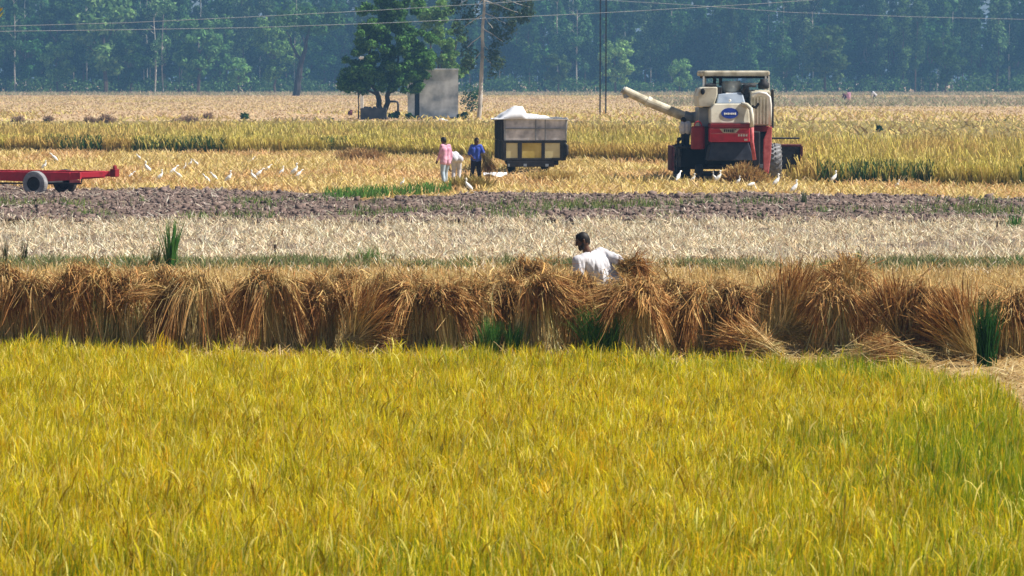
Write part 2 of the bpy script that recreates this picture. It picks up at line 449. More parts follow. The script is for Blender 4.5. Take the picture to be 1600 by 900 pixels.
# standing crop behind
c = Cloud()
x, y = wedge(100000, 107, 262, 6); k = (y > CROP_FRONT(x, y)) & (y < CROP_BACK(x, y)); x, y = x[k], y[k]
n0 = len(x)
d = y - CROP_FRONT(x, y)
x2 = rng.uniform(-1, 1, 60000) * 34; f0 = None
yy = rng.uniform(100, 170, 60000); f = CROP_FRONT(x2, yy); f = CROP_FRONT(x2, f); y2 = f + rng.gamma(1.2, 1.6, 60000)
k = (np.abs(x2) < y2 * .163 + 4); x, y = np.concatenate([x, x2[k]]), np.concatenate([y, y2[k]]); N = len(x)
d = y - CROP_FRONT(x, y)
pat = fbm(x, y * .4, 5.0, 81)
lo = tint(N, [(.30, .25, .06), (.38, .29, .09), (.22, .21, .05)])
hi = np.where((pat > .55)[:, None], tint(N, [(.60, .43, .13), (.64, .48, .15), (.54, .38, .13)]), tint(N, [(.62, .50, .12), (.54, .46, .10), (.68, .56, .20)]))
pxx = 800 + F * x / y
shade_grn = (((pxx > 75 + 12 * np.sin(d * 9)) & (pxx < 345 + 15 * np.sin(d * 7)) & (fbm(x, y * .5, .9, 87) > .36)) | ((pxx > 1300) & (pxx < 1460)) | (fbm(x, y * .3, 4, 83) > .62)) & (d < 1.6) & (rng.random(N) < .75)  # front-edge shadow put into the blades as dark green
hg = shade_grn & (rng.random(N) < .7); hi[hg] = tint(int(hg.sum()), [(.07, .13, .04), (.12, .17, .05), (.05, .09, .03)])
lo[shade_grn] = tint(int(shade_grn.sum()), [(.04, .09, .03), (.05, .12, .03)])
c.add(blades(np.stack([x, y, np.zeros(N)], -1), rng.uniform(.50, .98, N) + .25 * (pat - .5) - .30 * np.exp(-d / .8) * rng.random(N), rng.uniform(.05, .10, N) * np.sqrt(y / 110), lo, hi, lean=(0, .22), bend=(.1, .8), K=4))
tag(c.build("standing_crop", M['straw']), kind='stuff')

# far harvested fields, seen at a shallow angle
c = Cloud()
x, y = wedge(120000, 205, 740, 8); k = (y > CROP_BACK(x, y) - 4); x, y = x[k], y[k]; N = len(x)
band = fbm(x * .25, y * .5, 22, 91)
px = 800 + F * x / y
gold = (fbm(x * .5, y * .22, 9, 95) > .40 + .30 * np.clip((y - 260) / 200, 0, 1))
C = np.where((band > .52)[:, None], tint(N, [(.58, .42, .22), (.64, .48, .26), (.52, .36, .19)], None, .12), tint(N, [(.56, .42, .18), (.50, .37, .15), (.62, .48, .23)], None, .12))
C[gold] = tint(int(gold.sum()), [(.56, .45, .14), (.62, .50, .18), (.46, .38, .12), (.50, .34, .14)], None, .15)
rough = ((y > 400) & (y < 560) & (px > 1000)) | (y > 640)
C[rough] = tint(int(rough.sum()), [(.30, .29, .16), (.38, .33, .2), (.22, .24, .12), (.42, .33, .24)])
L = np.where(rough, rng.uniform(.3, .9, N), rng.uniform(.10, .32, N) * (1 + 1.2 * gold * (y < 330)))
c.add(blades(np.stack([x, y, np.zeros(N)], -1), L, rng.uniform(.10, .26, N), C * .97, C, lean=(.5, 1.45), bend=(0, .5), K=3))
tag(c.build("far_stubble", M['straw']), kind='stuff')

# green bank between the stubble and the sheaves
relief("field_bank", M['goldsoil'], -22, 22, 59.9, 63.8, .14, lambda X, Y: .02 + (.07 + .06 * fbm(X, Y, .8, 51)) * np.exp(-((Y - 61.7) / 1.0) ** 2))
bank = lambda x, y: .02 + (.07 + .06 * fbm(x, y, .8, 51)) * np.exp(-((y - 61.7) / 1.0) ** 2)
c = Cloud()
x = rng.uniform(-15.5, 15.5, 34000); y = 61.6 + rng.normal(0, .65, 34000)
k = (fbm(x, y, 1.4, 53) + .25 * np.exp(-((y - 61.4) / .5) ** 2) > .45 + .06 * (x > 3)) & (y > 60.2); x, y = x[k], y[k]; N = len(x)
c.add(blades(np.stack([x, y, bank(x, y)], -1), rng.uniform(.07, .24, N) * (.3 + 1.2 * fbm(x, y, 1.1, 57)), rng.uniform(.014, .03, N), tint(N, [(.07, .12, .04), (.12, .17, .06), (.22, .20, .10)]), tint(N, [(.12, .19, .06), (.18, .24, .09), (.30, .30, .14), (.42, .36, .2)]), K=4))
x = rng.uniform(-13.5, 13.5, 14000); y = rng.uniform(59.9, 63.9, 14000); N = len(x)
c.add(flat_straw(x, y, bank(x, y), rng.uniform(.1, .3, N), rng.uniform(.014, .03, N), tint(N, PALE + STRAW), lift=(.6, 1.6)))
x = rng.uniform(-5.6, -1.9, 2600); y = rng.uniform(94.5, 103, 2600); f = (x + 5.6) / 3.7
k = np.abs(y - (95.5 + 6 * f)) < 1.9 * (1 - .4 * f) * (.4 + fbm(x, y, 1, 58)); x, y = x[k], y[k]; N = len(x)
c.add(blades(np.stack([x, y, np.full(N, .12)], -1), rng.uniform(.15, .4, N), rng.uniform(.03, .05, N), tint(N, GREEN), tint(N, [(.08, .22, .04), (.14, .26, .06)]), K=4))
tag(c.build("bank_grass", M['leaf']), kind='stuff')

# the ripe rice in front
RICE_TOP = front_edge([-200, 0, 400, 900, 1300, 1450, 1520, 1700], [528, 530, 540, 545, 556, 566, 580, 600])
def rice_edge(x, y): return F * (H - .80) / (np.interp(800 + F * x / y, [-200, 0, 400, 900, 1300, 1450, 1520, 1700], [536, 540, 551, 556, 566, 575, 586, 606]) - HOR)
def in_rice(x, y): return (y < rice_edge(x, y) + .25 * (fbm(x, x * 0, .5, 3) - .5)) & (x < 4.15 + (y - 24.6) * .085 + .25 * (fbm(y, y * 0, .6, 4) - .5))
HILL = .17
hx, hy = wedge(11500, 16.2, 36.8, 1.4); k = in_rice(hx, hy); hx, hy = hx[k], hy[k]; NH = len(hx)
pat = fbm(hx * .8, hy * .5, 2.4, 103)
hgreen = np.clip((pat - .56) * 2.0 + np.clip((hx - .9) * .30, 0, .8) * (.55 + .9 * pat) + .35 * (hy > rice_edge(hx, hy) - 1.6), 0, 1)
hh = .79 + .16 * (pat - .5) + rng.normal(0, .045, NH)
hbr, hmix = rng.uniform(.68, 1.2, NH), rng.random(NH)
haz = rng.uniform(0, 6.28, NH)
def hill_points(n, spread):
    i = rng.integers(0, NH, n)
    return i, hx[i] + rng.normal(0, spread, n), hy[i] + rng.normal(0, spread, n)
c = Cloud()
i, x, y = hill_points(420000, .045); N = len(x)
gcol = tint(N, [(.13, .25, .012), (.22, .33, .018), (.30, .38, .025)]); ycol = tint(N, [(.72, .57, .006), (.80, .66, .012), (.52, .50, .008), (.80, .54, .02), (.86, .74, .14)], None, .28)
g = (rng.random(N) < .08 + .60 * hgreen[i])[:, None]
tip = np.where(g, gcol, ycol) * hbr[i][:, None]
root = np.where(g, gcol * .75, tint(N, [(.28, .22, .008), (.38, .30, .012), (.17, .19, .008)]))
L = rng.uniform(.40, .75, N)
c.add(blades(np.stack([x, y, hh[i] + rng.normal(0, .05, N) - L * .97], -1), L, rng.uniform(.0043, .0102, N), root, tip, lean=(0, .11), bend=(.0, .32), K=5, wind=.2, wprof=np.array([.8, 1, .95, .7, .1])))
# ears: heavy, nodding, ripe
i, x, y = hill_points(120000, .06); k = rng.random(len(i)) > hgreen[i] * .75; i, x, y = i[k], x[k], y[k]; N = len(x)
o = (hmix[i] > .6)[:, None]
ec = np.where(o, tint(N, [(.64, .42, .02), (.56, .35, .02), (.72, .54, .10)]), tint(N, [(.72, .60, .05), (.78, .68, .18), (.62, .52, .02)])) * hbr[i][:, None]
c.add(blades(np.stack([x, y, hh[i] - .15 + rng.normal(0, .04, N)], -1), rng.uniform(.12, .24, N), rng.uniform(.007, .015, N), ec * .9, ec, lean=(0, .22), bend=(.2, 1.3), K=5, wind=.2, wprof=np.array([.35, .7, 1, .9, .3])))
tag(c.build("rice_crop", M['rice']), kind='stuff')

# ---------------------------------------------------------------- trees
def crown_mesh(name, clumps, leaves, size, cols, up=.25, weights=None):
    """clumps: (x, y, z, rx, ry, rz); leaves per clump; small four-cornered leaf sprays"""
    V, Q, C = [], [], []; n0 = 0
    for (cx, cy, cz, rx, ry, rz) in clumps:
        n = int(leaves * rng.uniform(.7, 1.3))
        u = rng.normal(size=(n, 3)); u /= np.linalg.norm(u, axis=1, keepdims=True)
        r = rng.uniform(.35, 1.0, (n, 1)) ** .6 * (1 + np.abs(rng.normal(0, .22, (n, 1))))
        c = np.array([cx, cy, cz]) + u * r * np.array([rx, ry, rz])
        nrm = u + rng.normal(0, .6, (n, 3)) + np.array([0, 0, up]); nrm /= np.linalg.norm(nrm, axis=1, keepdims=True)
        a = np.cross(nrm, rng.normal(size=(n, 3))); a /= np.maximum(np.linalg.norm(a, axis=1, keepdims=True), 1e-3)
        b = np.cross(nrm, a)
        s = size * rng.uniform(.5, 1.3, (n, 1))
        q = np.stack([c - a * s, c - b * s * .5, c + a * s, c + b * s * .5], 1)
        V.append(q.reshape(-1, 3)); Q.append((np.arange(n * 4) + n0).reshape(-1, 4)); n0 += n * 4
        col = tint(n, cols, weights, .22) * rng.uniform(.85, 1.15)
        C.append(np.repeat(col, 4, 0))
    return np_mesh(name, np.concatenate(V), np.concatenate(Q), np.concatenate(C))

def limb_pts(a, b, k=5, wob=.08):
    a, b = Vector(a), Vector(b); L = (b - a).length
    pts = [a + (b - a) * (i / (k - 1)) for i in range(k)]
    return [p if i in (0, k - 1) else p + Vector((random.uniform(-1, 1), random.uniform(-1, 1), 0)) * wob * L for i, p in enumerate(pts)]

def trunk_mesh(name, limbs, n=8):
    m = MB()
    for a, b, r0, r1, wob in limbs:
        m.tube(limb_pts(a, b, 6, wob), r0, n, r1)
    return m.mesh(name)

DARK = [(.020, .060, .018), (.030, .085, .022), (.05, .12, .03), (.015, .045, .015)]
MID = [(.06, .14, .035), (.10, .20, .05), (.04, .09, .025)]
PALEG = [(.15, .28, .07), (.21, .35, .10), (.10, .20, .05)]
SUNNY = [(.17, .30, .09), (.23, .38, .12), (.11, .22, .06)]  # leaf colour raised in place of missing sunlight on the crowns
GREYG = [(.08, .15, .055), (.13, .22, .08), (.045, .095, .035)]

def clumps_round(n, c, r, size, hollow=.45):
    out = []
    for _ in range(n):
        u = Vector((random.gauss(0, 1), random.gauss(0, 1), random.gauss(0, 1))).normalized() * random.uniform(hollow, 1)
        s = size * random.uniform(.6, 1.35)
        out.append((c[0] + u.x * r[0], c[1] + u.y * r[1], c[2] + u.z * r[2], s, s, s * .75))
    return out

def eucalypt(h, seed, sparse):
    random.seed(seed)
    lean = random.uniform(-.6, .6)
    limbs = [((0, 0, -.2), (lean, 0, h * .96), .17, .05, .012)]
    cl = []
    for i in range(int(22 * sparse)):
        z = h * random.uniform(.22, 1.0); w = (.6 + 1.5 * math.sin(math.pi * min(1, (z / h - .22) / .8))) 
        a = random.uniform(0, 6.28); q = random.uniform(.2, 1.1) * w
        p = (lean * z / h + q * math.cos(a), q * math.sin(a), z)
        limbs.append(((lean * z / h * .9, 0, z - random.uniform(.8, 2.0)), p, .05, .02, .05))
        s = random.uniform(.55, 1.1)
        cl.append((*p, s, s, s * 1.35))
    return limbs, cl

def broad(h, w, seed, low=.12):
    random.seed(seed)
    limbs = [((0, 0, -.2), (random.uniform(-.4, .4), 0, h * .55), .28, .14, .04)]
    cl = clumps_round(44, (0, 0, h * (.5 + low / 2)), (w * .5, w * .5, h * (.5 - low / 2)), w * .135)
    for c in cl[:7]: limbs.append(((0, 0, h * .3), c[:3], .10, .03, .06))
    return limbs, cl

protos = []
for i, (h, sp) in enumerate([(25, 1.5), (28, 1.2), (23, 1.8), (26, .8)]):
    L_, C_ = eucalypt(h, 100 + i, sp)
    protos.append((trunk_mesh("trunk", L_, 6), crown_mesh("crown", C_, 100, .36, GREYG if i != 2 else MID), M['palebark'] if i in (1, 3) else M['bark']))
for i, (h, w) in enumerate([(17, 8.5), (24, 9.5), (12, 6.5), (21, 7.0)]):
    L_, C_ = broad(h, w, 200 + i)
    protos.append((trunk_mesh("trunk", L_, 6), crown_mesh("crown", C_, 110, .36, [MID, DARK, SUNNY, MID][i]), M['bark']))
for tm, cm, bm_ in protos:
    tm.materials.append(bm_); cm.materials.append(M['forest'])

def plant_tree(k, x, y, sc, label, group=None, rz=0.0, name="forest_tree"):
    t = thing(name, label, "tree", (x, y, 0), rz, group)
    t.scale = (sc, sc, sc * 1.0)
    for nm, me in (("trunk", protos[k][0]), ("crown", protos[k][1])):
        o = bpy.data.objects.new(nm, me); COL.objects.link(o); o.parent = t
    return t

random.seed(5)
FG = "trees of the hazy far forest"
rows = [(752, 5.2), (762, 5.0), (776, 5.0), (792, 5.0)]
for ri, (yy, sp) in enumerate(rows):
    x = -yy * .166 - 6
    while x < yy * .166 + 6:
        k = random.choices(range(8), [5, 3.4, 4.5, 2.0, 2.6, 3, 1.2 if ri == 0 else 0, 3.0])[0]
        plant_tree(k, x + random.uniform(-1.6, 1.6), yy + random.uniform(-4, 4), random.uniform(.85, 1.2),
                   "blue-green tree standing in the hazy forest across the far edge of the fields", FG, random.uniform(0, 6.28))
        x += sp * random.uniform(.7, 1.35)
# trees of the front rank that stand out
def spot_tree(px, base, k, hpx, label, name="forest_tree"):
    g = G(px, base); top = (18, 25, 28, 23, 26)[0]
    h = {0: 25, 1: 28, 2: 23, 3: 26, 4: 17, 5: 24, 6: 12, 7: 21}[k]
    return plant_tree(k, g.x, g.y, hpx * g.y / F / h, label, None, random.uniform(0, 6.28), name)
spot_tree(310, 146.5, 6, 124, "bright green bushy tree with rounded top at the left forest edge")
spot_tree(372, 147, 6, 60, "small round pale green tree low at the forest edge, just right of the bushy one")
spot_tree(165, 146, 6, 165, "tall light green tree with sunlit upper crown at the left of the forest")
spot_tree(205, 146.5, 4, 100, "olive green tree at the forest edge, just left of the two bare white trunks")
spot_tree(962, 147, 6, 88, "slim yellow-green young tree at the forest edge right of the twin dark poles")
spot_tree(1290, 147, 6, 112, "light green tree at the forest edge behind the far fieldworkers")
spot_tree(24, 146, 1, 200, "pale-trunked eucalyptus at the left end of the forest", "eucalyptus_tree")
spot_tree(242, 146, 3, 190, "left one of two bare white-trunked eucalyptuses left of the bushy rounded tree", "eucalyptus_tree")
spot_tree(255, 146.4, 3, 205, "right one of two bare white-trunked eucalyptuses left of the bushy rounded tree", "eucalyptus_tree")
spot_tree(1430, 146, 0, 180, "tall eucalyptus with pale upper limbs at the right of the forest", "eucalyptus_tree")

spot_tree(872, 147, 6, 66, "low light green tree at the forest edge left of the twin dark poles")
spot_tree(1062, 147, 6, 58, "low rounded green tree at the forest edge above the swung-out unloading pipe")
spot_tree(1478, 147, 4, 96, "rounded mid-green tree at the right forest edge")
spot_tree(1228, 147, 4, 74, "rounded green tree at the forest edge just right of the harvester's canopy")
spot_tree(90, 146, 6, 84, "light green tree at the forest edge near its left end")
spot_tree(430, 146.5, 4, 130, "broad grey-green tree at the forest edge left of the leaning dark trunk")
# dark leaning trunk left of the big tree
g = G(462, 150)
random.seed(9)
t = thing("leaning_tree", "dark tree with thick right-leaning trunk at the forest edge, left of the large one", "tree", g)
s_ = g.y / F
cl = clumps_round(16, (22 * s_, 1, 120 * s_), (55 * s_, 4, 38 * s_), 2.0, .3)
link("trunk", trunk_mesh("trunk", [((0, 0, -.2), (9 * s_, 0, 55 * s_), .75, .5, .03), ((9 * s_, 0, 52 * s_), (22 * s_, 0, 105 * s_), .5, .2, .05), ((9 * s_, 0, 55 * s_), (-14 * s_, 0, 100 * s_), .35, .12, .05)]), M['darkbark'], t)
link("crown", crown_mesh("crown", cl, 110, .4, MID), M['forest'], t)

# the dense wood behind the ranks reads as one mass
random.seed(11)
cl = []
for i in range(1300):
    yy = random.uniform(802, 845); cl.append((random.uniform(-1, 1) * yy * .19, yy, random.uniform(0, 34), 3.4, 2.5, 3.0))
tag(link("far_forest", crown_mesh("far_forest", cl, 60, 1.0, DARK), M['forest']), kind='stuff')
cl = []
for i in range(520):
    yy = random.uniform(740, 756); x_ = random.uniform(-1, 1) * yy * .175
    hgt = 1.6 + 3.4 * fbm(np.array([x_]), np.array([3.0]), 12, 141)[0]
    cl.append((x_, yy, hgt * random.uniform(.2, .7), 1.8, 1.4, hgt * .5))
tag(link("forest_undergrowth", crown_mesh("forest_undergrowth", cl, 60, .34, MID + GREYG), M['forest']), kind='stuff')

# ---------------------------------------------------------------- the big dark tree, its pale neighbour and the tall eucalyptus by the hut
g = G(597, 186); s_ = g.y / F
random.seed(21)
t = thing("dense_tree", "large dark green tree with low branches and forked trunk beside the white hut", "tree", g)
B = lambda px, py: ((px - 597) * s_, (186 - py) * s_)
limbs = []
for (a, b, r0, r1) in [((597, 187), (591, 150), .30, .22), ((591, 152), (575, 110), .22, .12), ((599, 187), (608, 142), .27, .20), ((608, 144), (622, 95), .2, .1), ((608, 145), (650, 112), .15, .06), ((591, 150), (555, 128), .12, .05), ((575, 112), (580, 50), .12, .05), ((622, 97), (618, 40), .1, .04)]:
    (x0, z0), (x1, z1) = B(*a), B(*b)
    limbs.append(((x0, 0, z0), (x1, random.uniform(-1.2, 1.2) if b[1] < 140 else 0, z1), r0, r1, .04))
link("trunk", trunk_mesh("trunk", limbs), M['darkbark'], t)
cl = []
for (px, py, rpx, n) in [(610, 20, 66, 34), (585, 60, 56, 28), (640, 60, 56, 26), (615, 90, 70, 34), (570, 95, 44, 20), (652, 94, 32, 16), (562, 118, 36, 18), (620, 112, 50, 16), (542, 132, 18, 9), (595, 122, 46, 16), (644, 122, 36, 14), (648, 118, 18, 8), (650, 137, 13, 5), (630, -15, 56, 16)]:
    x0, z0 = B(px, py); r_ = rpx * s_
    for c_ in clumps_round(n, (x0, 0, z0), (r_ * .9, min(r_, 2.6) , r_ * .68), .42, .15): cl.append(c_)
link("crown", crown_mesh("crown", cl, 190, .17, [(.06, .15, .035), (.09, .205, .05), (.14, .28, .07), (.04, .10, .028)], weights=[.3, .3, .25, .15]), M['leaf'], t)

g = G(690, 176); s_ = g.y / F
random.seed(22)
t = thing("light_green_tree", "light yellow-green tree with sunlit crown behind the hut and the dark tree", "tree", g)
B = lambda px, py: ((px - 690) * s_, (176 - py) * s_)
limbs = [((0, 0, 0), (*[(B(690, 80))[0], 0, B(690, 80)[1]],), .25, .1, .03), ((0, 0, 2.5), (B(715, 60)[0], .5, B(715, 60)[1]), .14, .05, .05), ((0, 0, 3), (B(665, 45)[0], .5, B(665, 45)[1]), .14, .05, .05)]
link("trunk", trunk_mesh("trunk", limbs), M['bark'], t)
cl = []
for (px, py, rpx, n) in [(682, 30, 40, 20), (694, 70, 38, 20), (700, 100, 30, 14), (715, 112, 18, 9), (660, 15, 36, 12), (728, 100, 12, 5)]:
    x0, z0 = B(px, py); r_ = rpx * s_
    cl += clumps_round(n, (x0, 0, z0), (r_ * .9, min(r_, 2.4), r_ * .78), .45, .2)
link("crown", crown_mesh("crown", cl, 130, .20, PALEG), M['leaf'], t)

g = G(748, 187); s_ = g.y / F
random.seed(23)
t = thing("eucalyptus_tree", "tall slender eucalyptus with bare pale trunk and thin dark drooping foliage right of the hut", "tree", g)
B = lambda px, py: ((px - 748) * s_, (187 - py) * s_)
limbs = [((0, 0, -.1), (B(757, 10)[0], 0, B(757, 10)[1]), .20, .12, .008), ((B(757, 12)[0], 0, B(757, 12)[1]), (B(750, -70)[0], 0, B(750, -70)[1]), .12, .04, .02)]
cl = []
for (px, py) in [(735, 20), (722, 45), (775, 15), (800, 10), (815, 22), (770, 45), (785, 65), (730, 75), (745, -15), (780, -20), (820, -5), (795, 40), (718, 8), (765, 85), (828, 12), (735, 100), (775, 105)]:
    x0, z0 = B(px, py)
    zt = min(z0 + 1.4, B(0, -60)[1])
    limbs.append(((B(755, 0)[0] * min(1, zt / B(0, 10)[1]), 0, min(zt, z0 + 1.2)), (x0, random.uniform(-1, 1), z0), .05, .02, .05))
    q = random.uniform(-.8, .8)
    for k in range(3): cl.append((x0 + random.uniform(-.5, .5), q + random.uniform(-.5, .5), z0 + random.uniform(-.6, .6), .5, .5, .65))
link("trunk", trunk_mesh("trunk", limbs), M['palebark'], t)
link("crown", crown_mesh("crown", cl, 75, .15, [(.03, .06, .03), (.05, .085, .04), (.07, .10, .05)]), M['leaf'], t)

# ---------------------------------------------------------------- the pump hut and what stands by it
fr = Frame(684, 185.5, R(1.5))
hut = thing("pump_hut", "small whitewashed flat-roofed pump hut with dark doorway, weather-stained, beside the dark tree", "hut", fr.o, fr.rz)
a, b = fr(637, 187), fr(716, 187); top = fr(660, 110).z; d0, d1 = fr(648, 187).x, fr(655.5, 187).x; dz = fr(650, 128).z; D = 4.2; wl = .22
m = MB()
m.box(a.x, d0, 0, wl, 0, top); m.box(d1, b.x, 0, wl, 0, top); m.box(d0, d1, 0, wl, dz, top)
m.box(a.x, a.x + wl, wl, D, 0, top); m.box(b.x - wl, b.x, wl, D, 0, top); m.box(a.x + wl, b.x - wl, D - wl, D, 0, top)
m.build("wall", M['plaster'], hut)
MB().box(a.x - .06, b.x + .06, -.06, D + .06, top, top + .16).build("roof", M['plaster'], hut, .01)
MB().box(d0, d1, .12, .17, 0.02, dz).build("doorway_shade", M['black'], hut)  # black sheet standing in for the unlit inside of the hut
MB().box(a.x - .1, b.x + .3, -.75, 0, 0, .14).build("plinth", M['concrete'], hut, .02)

fr = Frame(583, 187)
tk = thing("water_tank", "dark open concrete water tank in the shade under the big dark tree", "tank", fr.o)
a, b, z1 = fr(563, 187), fr(603, 187), fr(583, 169).z
m = MB(); m.box(a.x, b.x, 0, .18, 0, z1); m.box(a.x, b.x, 2.2, 2.38, 0, z1); m.box(a.x, a.x + .18, .18, 2.2, 0, z1); m.box(b.x - .18, b.x, .18, 2.2, 0, z1)
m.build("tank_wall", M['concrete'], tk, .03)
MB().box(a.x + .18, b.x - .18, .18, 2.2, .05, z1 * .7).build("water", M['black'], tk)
m = MB()
for k in range(9): m.ball((a.x + .4 + .05 * k * k % 1.6, .1 + .03 * k, z1 + .05), (.14, .1, .1), 7, 5)
tag(m.build("sacking", M['concrete']), "dark crumpled sacking lying on the rim of the water tank", "sack")
bpy.data.objects["sacking"].location = fr.o

fr = Frame(565.5, 178)
z = fr(565, 92).z
pst = thing("white_post", "slim white post rising behind the water tank into the dark tree", "post", fr.o)
MB().box(-.16, .16, -.1, .1, 0, z).build("shaft", M['white_paint'], pst, .015)
MB().box(-.28, .28, -.2, .2, z, z + .25).build("cap_box", M['white_paint'], pst, .03)
fr = Frame(560, 186)
sp = thing("sapling", "thin dark bare sapling stem just left of the white post", "tree", fr.o)
MB().tube([(0, 0, 0), (.03, 0, 1.2), (-.05, .1, 2.6), (-.3, .2, 3.3)], .07, 7, .03).tube([(0, .05, 1.8), (.25, .1, 2.7), (.5, .1, 3.2)], .045, 6, .02).build("trunk", M['bark'], sp)
cl = clumps_round(7, (-.2, .2, 3.3), (.9, .6, .5), .35, .2)
link("crown", crown_mesh("crown", cl, 60, .14, DARK), M['leaf'], sp)

fr = Frame(622, 184)
pp = thing("well_pipe", "dark bent outlet pipe of a tube well standing between the big tree and the hut", "pipe", fr.o)
zz = fr(622, 158.5).z; xx = fr(608, 158).x
MB().tube([(0, 0, -.1), (0, 0, zz - .25), (-.06, 0, zz - .07), (-.25, 0, zz), (xx, 0, zz)], .10, 10).build("pipe_body", M['darkmetal'], pp, 0, True)
MB().lathe([(.15, 0), (.15, .06)], (xx + .04, 0, zz), 'x', 12).build("flange", M['darkmetal'], pp)
fr = Frame(547, 181)
tag(MB().ball((0, 0, .25), (.24, .2, .28), 9, 7).ball((.1, .05, .5), (.12, .12, .12), 8, 6).build("sack", M['maroon']), "small dark sack lying on the ground left of the water tank", "sack").location = fr.o
fr = Frame(690, 189)
tag(MB().ball((0, 0, .1), (.28, .2, .12), 9, 7).ball((.35, .1, .05), (.18, .1, .07), 8, 6).build("plastic_bag", M['tarp']), "crumpled white plastic bag on the ground in front of the hut", "bag").location = fr.o
# low shrubs in the shade between tank and hut
def shrub(px, py, wpx, hpx, cols, label, leaf=.14, n=8, name="shrub"):
    g = G(px, py); s_ = g.y / F
    t = thing(name, label, "shrub", g)
    cl = clumps_round(n, (0, 0, hpx * s_ * .5), (wpx * s_ * .5, wpx * s_ * .35, hpx * s_ * .42), hpx * s_ * .3, .1)
    m = MB()
    for c_ in cl[:5]: m.tube([(0, 0, 0), (c_[0] * .5, c_[1] * .5, c_[2] * .6), c_[:3]], .03, 5, .01)
    m.build("stem", M['bark'], t)
    link("foliage", crown_mesh("foliage", cl, 70, leaf, cols), M['leaf'], t)
    return t
shrub(618, 186, 34, 13, DARK, "low dark shrub round the foot of the bent well pipe")
shrub(640, 186, 22, 9, DARK, "low dark shrub at the foot of the hut's left wall")
shrub(724, 187, 18, 12, DARK, "small dark shrub at the right corner of the hut")
shrub(738, 176, 14, 44, DARK, "tall narrow dark shrub between the hut and the pale eucalyptus trunk")
shrub(382, 190, 4.5, 15, MID, "lone narrow dark bush in the far field, left of the hut")
shrub(1374, 206, 7, 10, DARK, "tiny lone green bush at the edge of the crop, far right")
# small dark heaps of cut straw in the far field
def heap(name, px, py, wpx, hpx, cols, label, cat, group=None, n=900, wd=.05, dep=.6):
    g = G(px, py); s_ = g.y / F
    hw, hh = wpx * s_ * .5, hpx * s_
    a = rng.uniform(0, 6.28, n); r = np.sqrt(rng.random(n))
    X, Y = hw * r * np.cos(a), hw * dep * r * np.sin(a)
    Z = hh * (1 - r ** 2) * (.75 + .5 * fbm(X + px, Y, hw * .5, 9)) 
    c = Cloud()
    c.add(flat_straw(X, Y, Z * rng.uniform(.55, 1, n), rng.uniform(.25, .5, n) * max(1, hh), rng.uniform(.6, 1.3, n) * wd, tint(n, cols), lift=(.5, 1.6)))
    o = c.build(name, M['straw']); o.location = (g.x, g.y, 0)
    return tag(o, label, cat, group)
HB = [(.44, .31, .20), (.48, .35, .22), (.36, .25, .17)]  # heap colours paled to stand in for distance haze
for i, (px, py, w, h, lb) in enumerate([(28, 191, 14, 5, "dark straw heap in the far field, leftmost of the heaps"), (75, 190, 9, 4, "small dark straw heap in the far field, second from the left edge"), (166, 192, 22, 10, "largest dark straw heap in the far field, left of the hut"), (140, 192, 12, 4, "low dark straw heap just left of the largest far heap"), (292, 192, 34, 8, "wide low brown straw heap in the far field, halfway to the hut"), (325, 186, 9, 5, "tiny dark straw heap in the far field, right of the wide low one")]):
    heap("straw_heap", px, py, w, h, HB, lb, "straw heap", "dark straw heaps in the far field", 320, .14)

# ---------------------------------------------------------------- twin-legged power pole and the wires
fr = Frame(942.5, 180)
pl = thing("utility_pole", "tall dark twin-legged power pole standing in the far field between trailer and harvester", "pole", fr.o)
for px in (937.5, 946.5):
    x0 = fr(px, 180).x; x1 = fr(px + .6, 20).x
    MB().bar((x0, 0, -.3), (x1, 0, 12.4), .14, .14).build("pole_leg", M['darkmetal'], pl)
MB().box(-1.3, 1.6, -.07, .07, 11.5, 11.65).build("crossarm", M['darkmetal'], pl)
def wire(pts, Y0, Y1, r, label, mat):
    n = len(pts); ps = []
    for i, (px, py) in enumerate(pts): ps.append(P(px, py, Y0 + (Y1 - Y0) * (px - pts[0][0]) / (pts[-1][0] - pts[0][0])))
    out = []
    for i in range(n - 1):
        for k in range(6): out.append(ps[i].lerp(ps[i + 1], k / 6))
    out.append(ps[-1])
    tag(MB().tube(out, r, 6).build("power_wire", mat), label, "wire", "power wires across the far field")
wire([(-120, 42), (0, 41), (200, 35.5), (400, 26), (600, 15.5), (800, 3), (1000, -11)], 175, 185, .016, "upper pale power wire crossing in front of the forest", M['wire'])
wire([(-120, 49), (0, 49), (200, 46.5), (400, 43), (600, 36), (800, 27), (1000, 17), (1200, 5), (1350, -6)], 175, 190, .016, "lower pale power wire running from left edge past the twin pole", M['wire'])
wire([(780, -8), (960, 1), (1080, 8), (1230, 19), (1420, 26), (1720, 33)], 330, 340, .02, "faint pale wire sagging to the right above the harvester", M['wire'])

# overhanging twig at the left edge, near the lens side of the field
tw = P(3, 14, 34.0)
tg = thing("leafy_twig", "tip of an overhanging twig with yellow-green leaves at the top left edge", "twig", tw)
MB().tube([(-1.2, .3, .35), (-.5, .1, .14), (-.05, 0, .03)], .012, 6, .004).build("stem", M['bark'], tg)
c = Cloud(); n = 16
p = np.stack([rng.uniform(-.16, .02, n), rng.uniform(-.05, .05, n), rng.uniform(-.05, .05, n)], -1)
c.add(blades(p, rng.uniform(.06, .09, n), rng.uniform(.025, .04, n), tint(n, [(.3, .3, .03), (.45, .25, .02)]), tint(n, [(.4, .3, .03)]), lean=(.5, 2.6), bend=(0, .5), K=4, wprof=np.array([.3, 1, .9, .1])))
c.build("leaf", M['leaf'], tg)

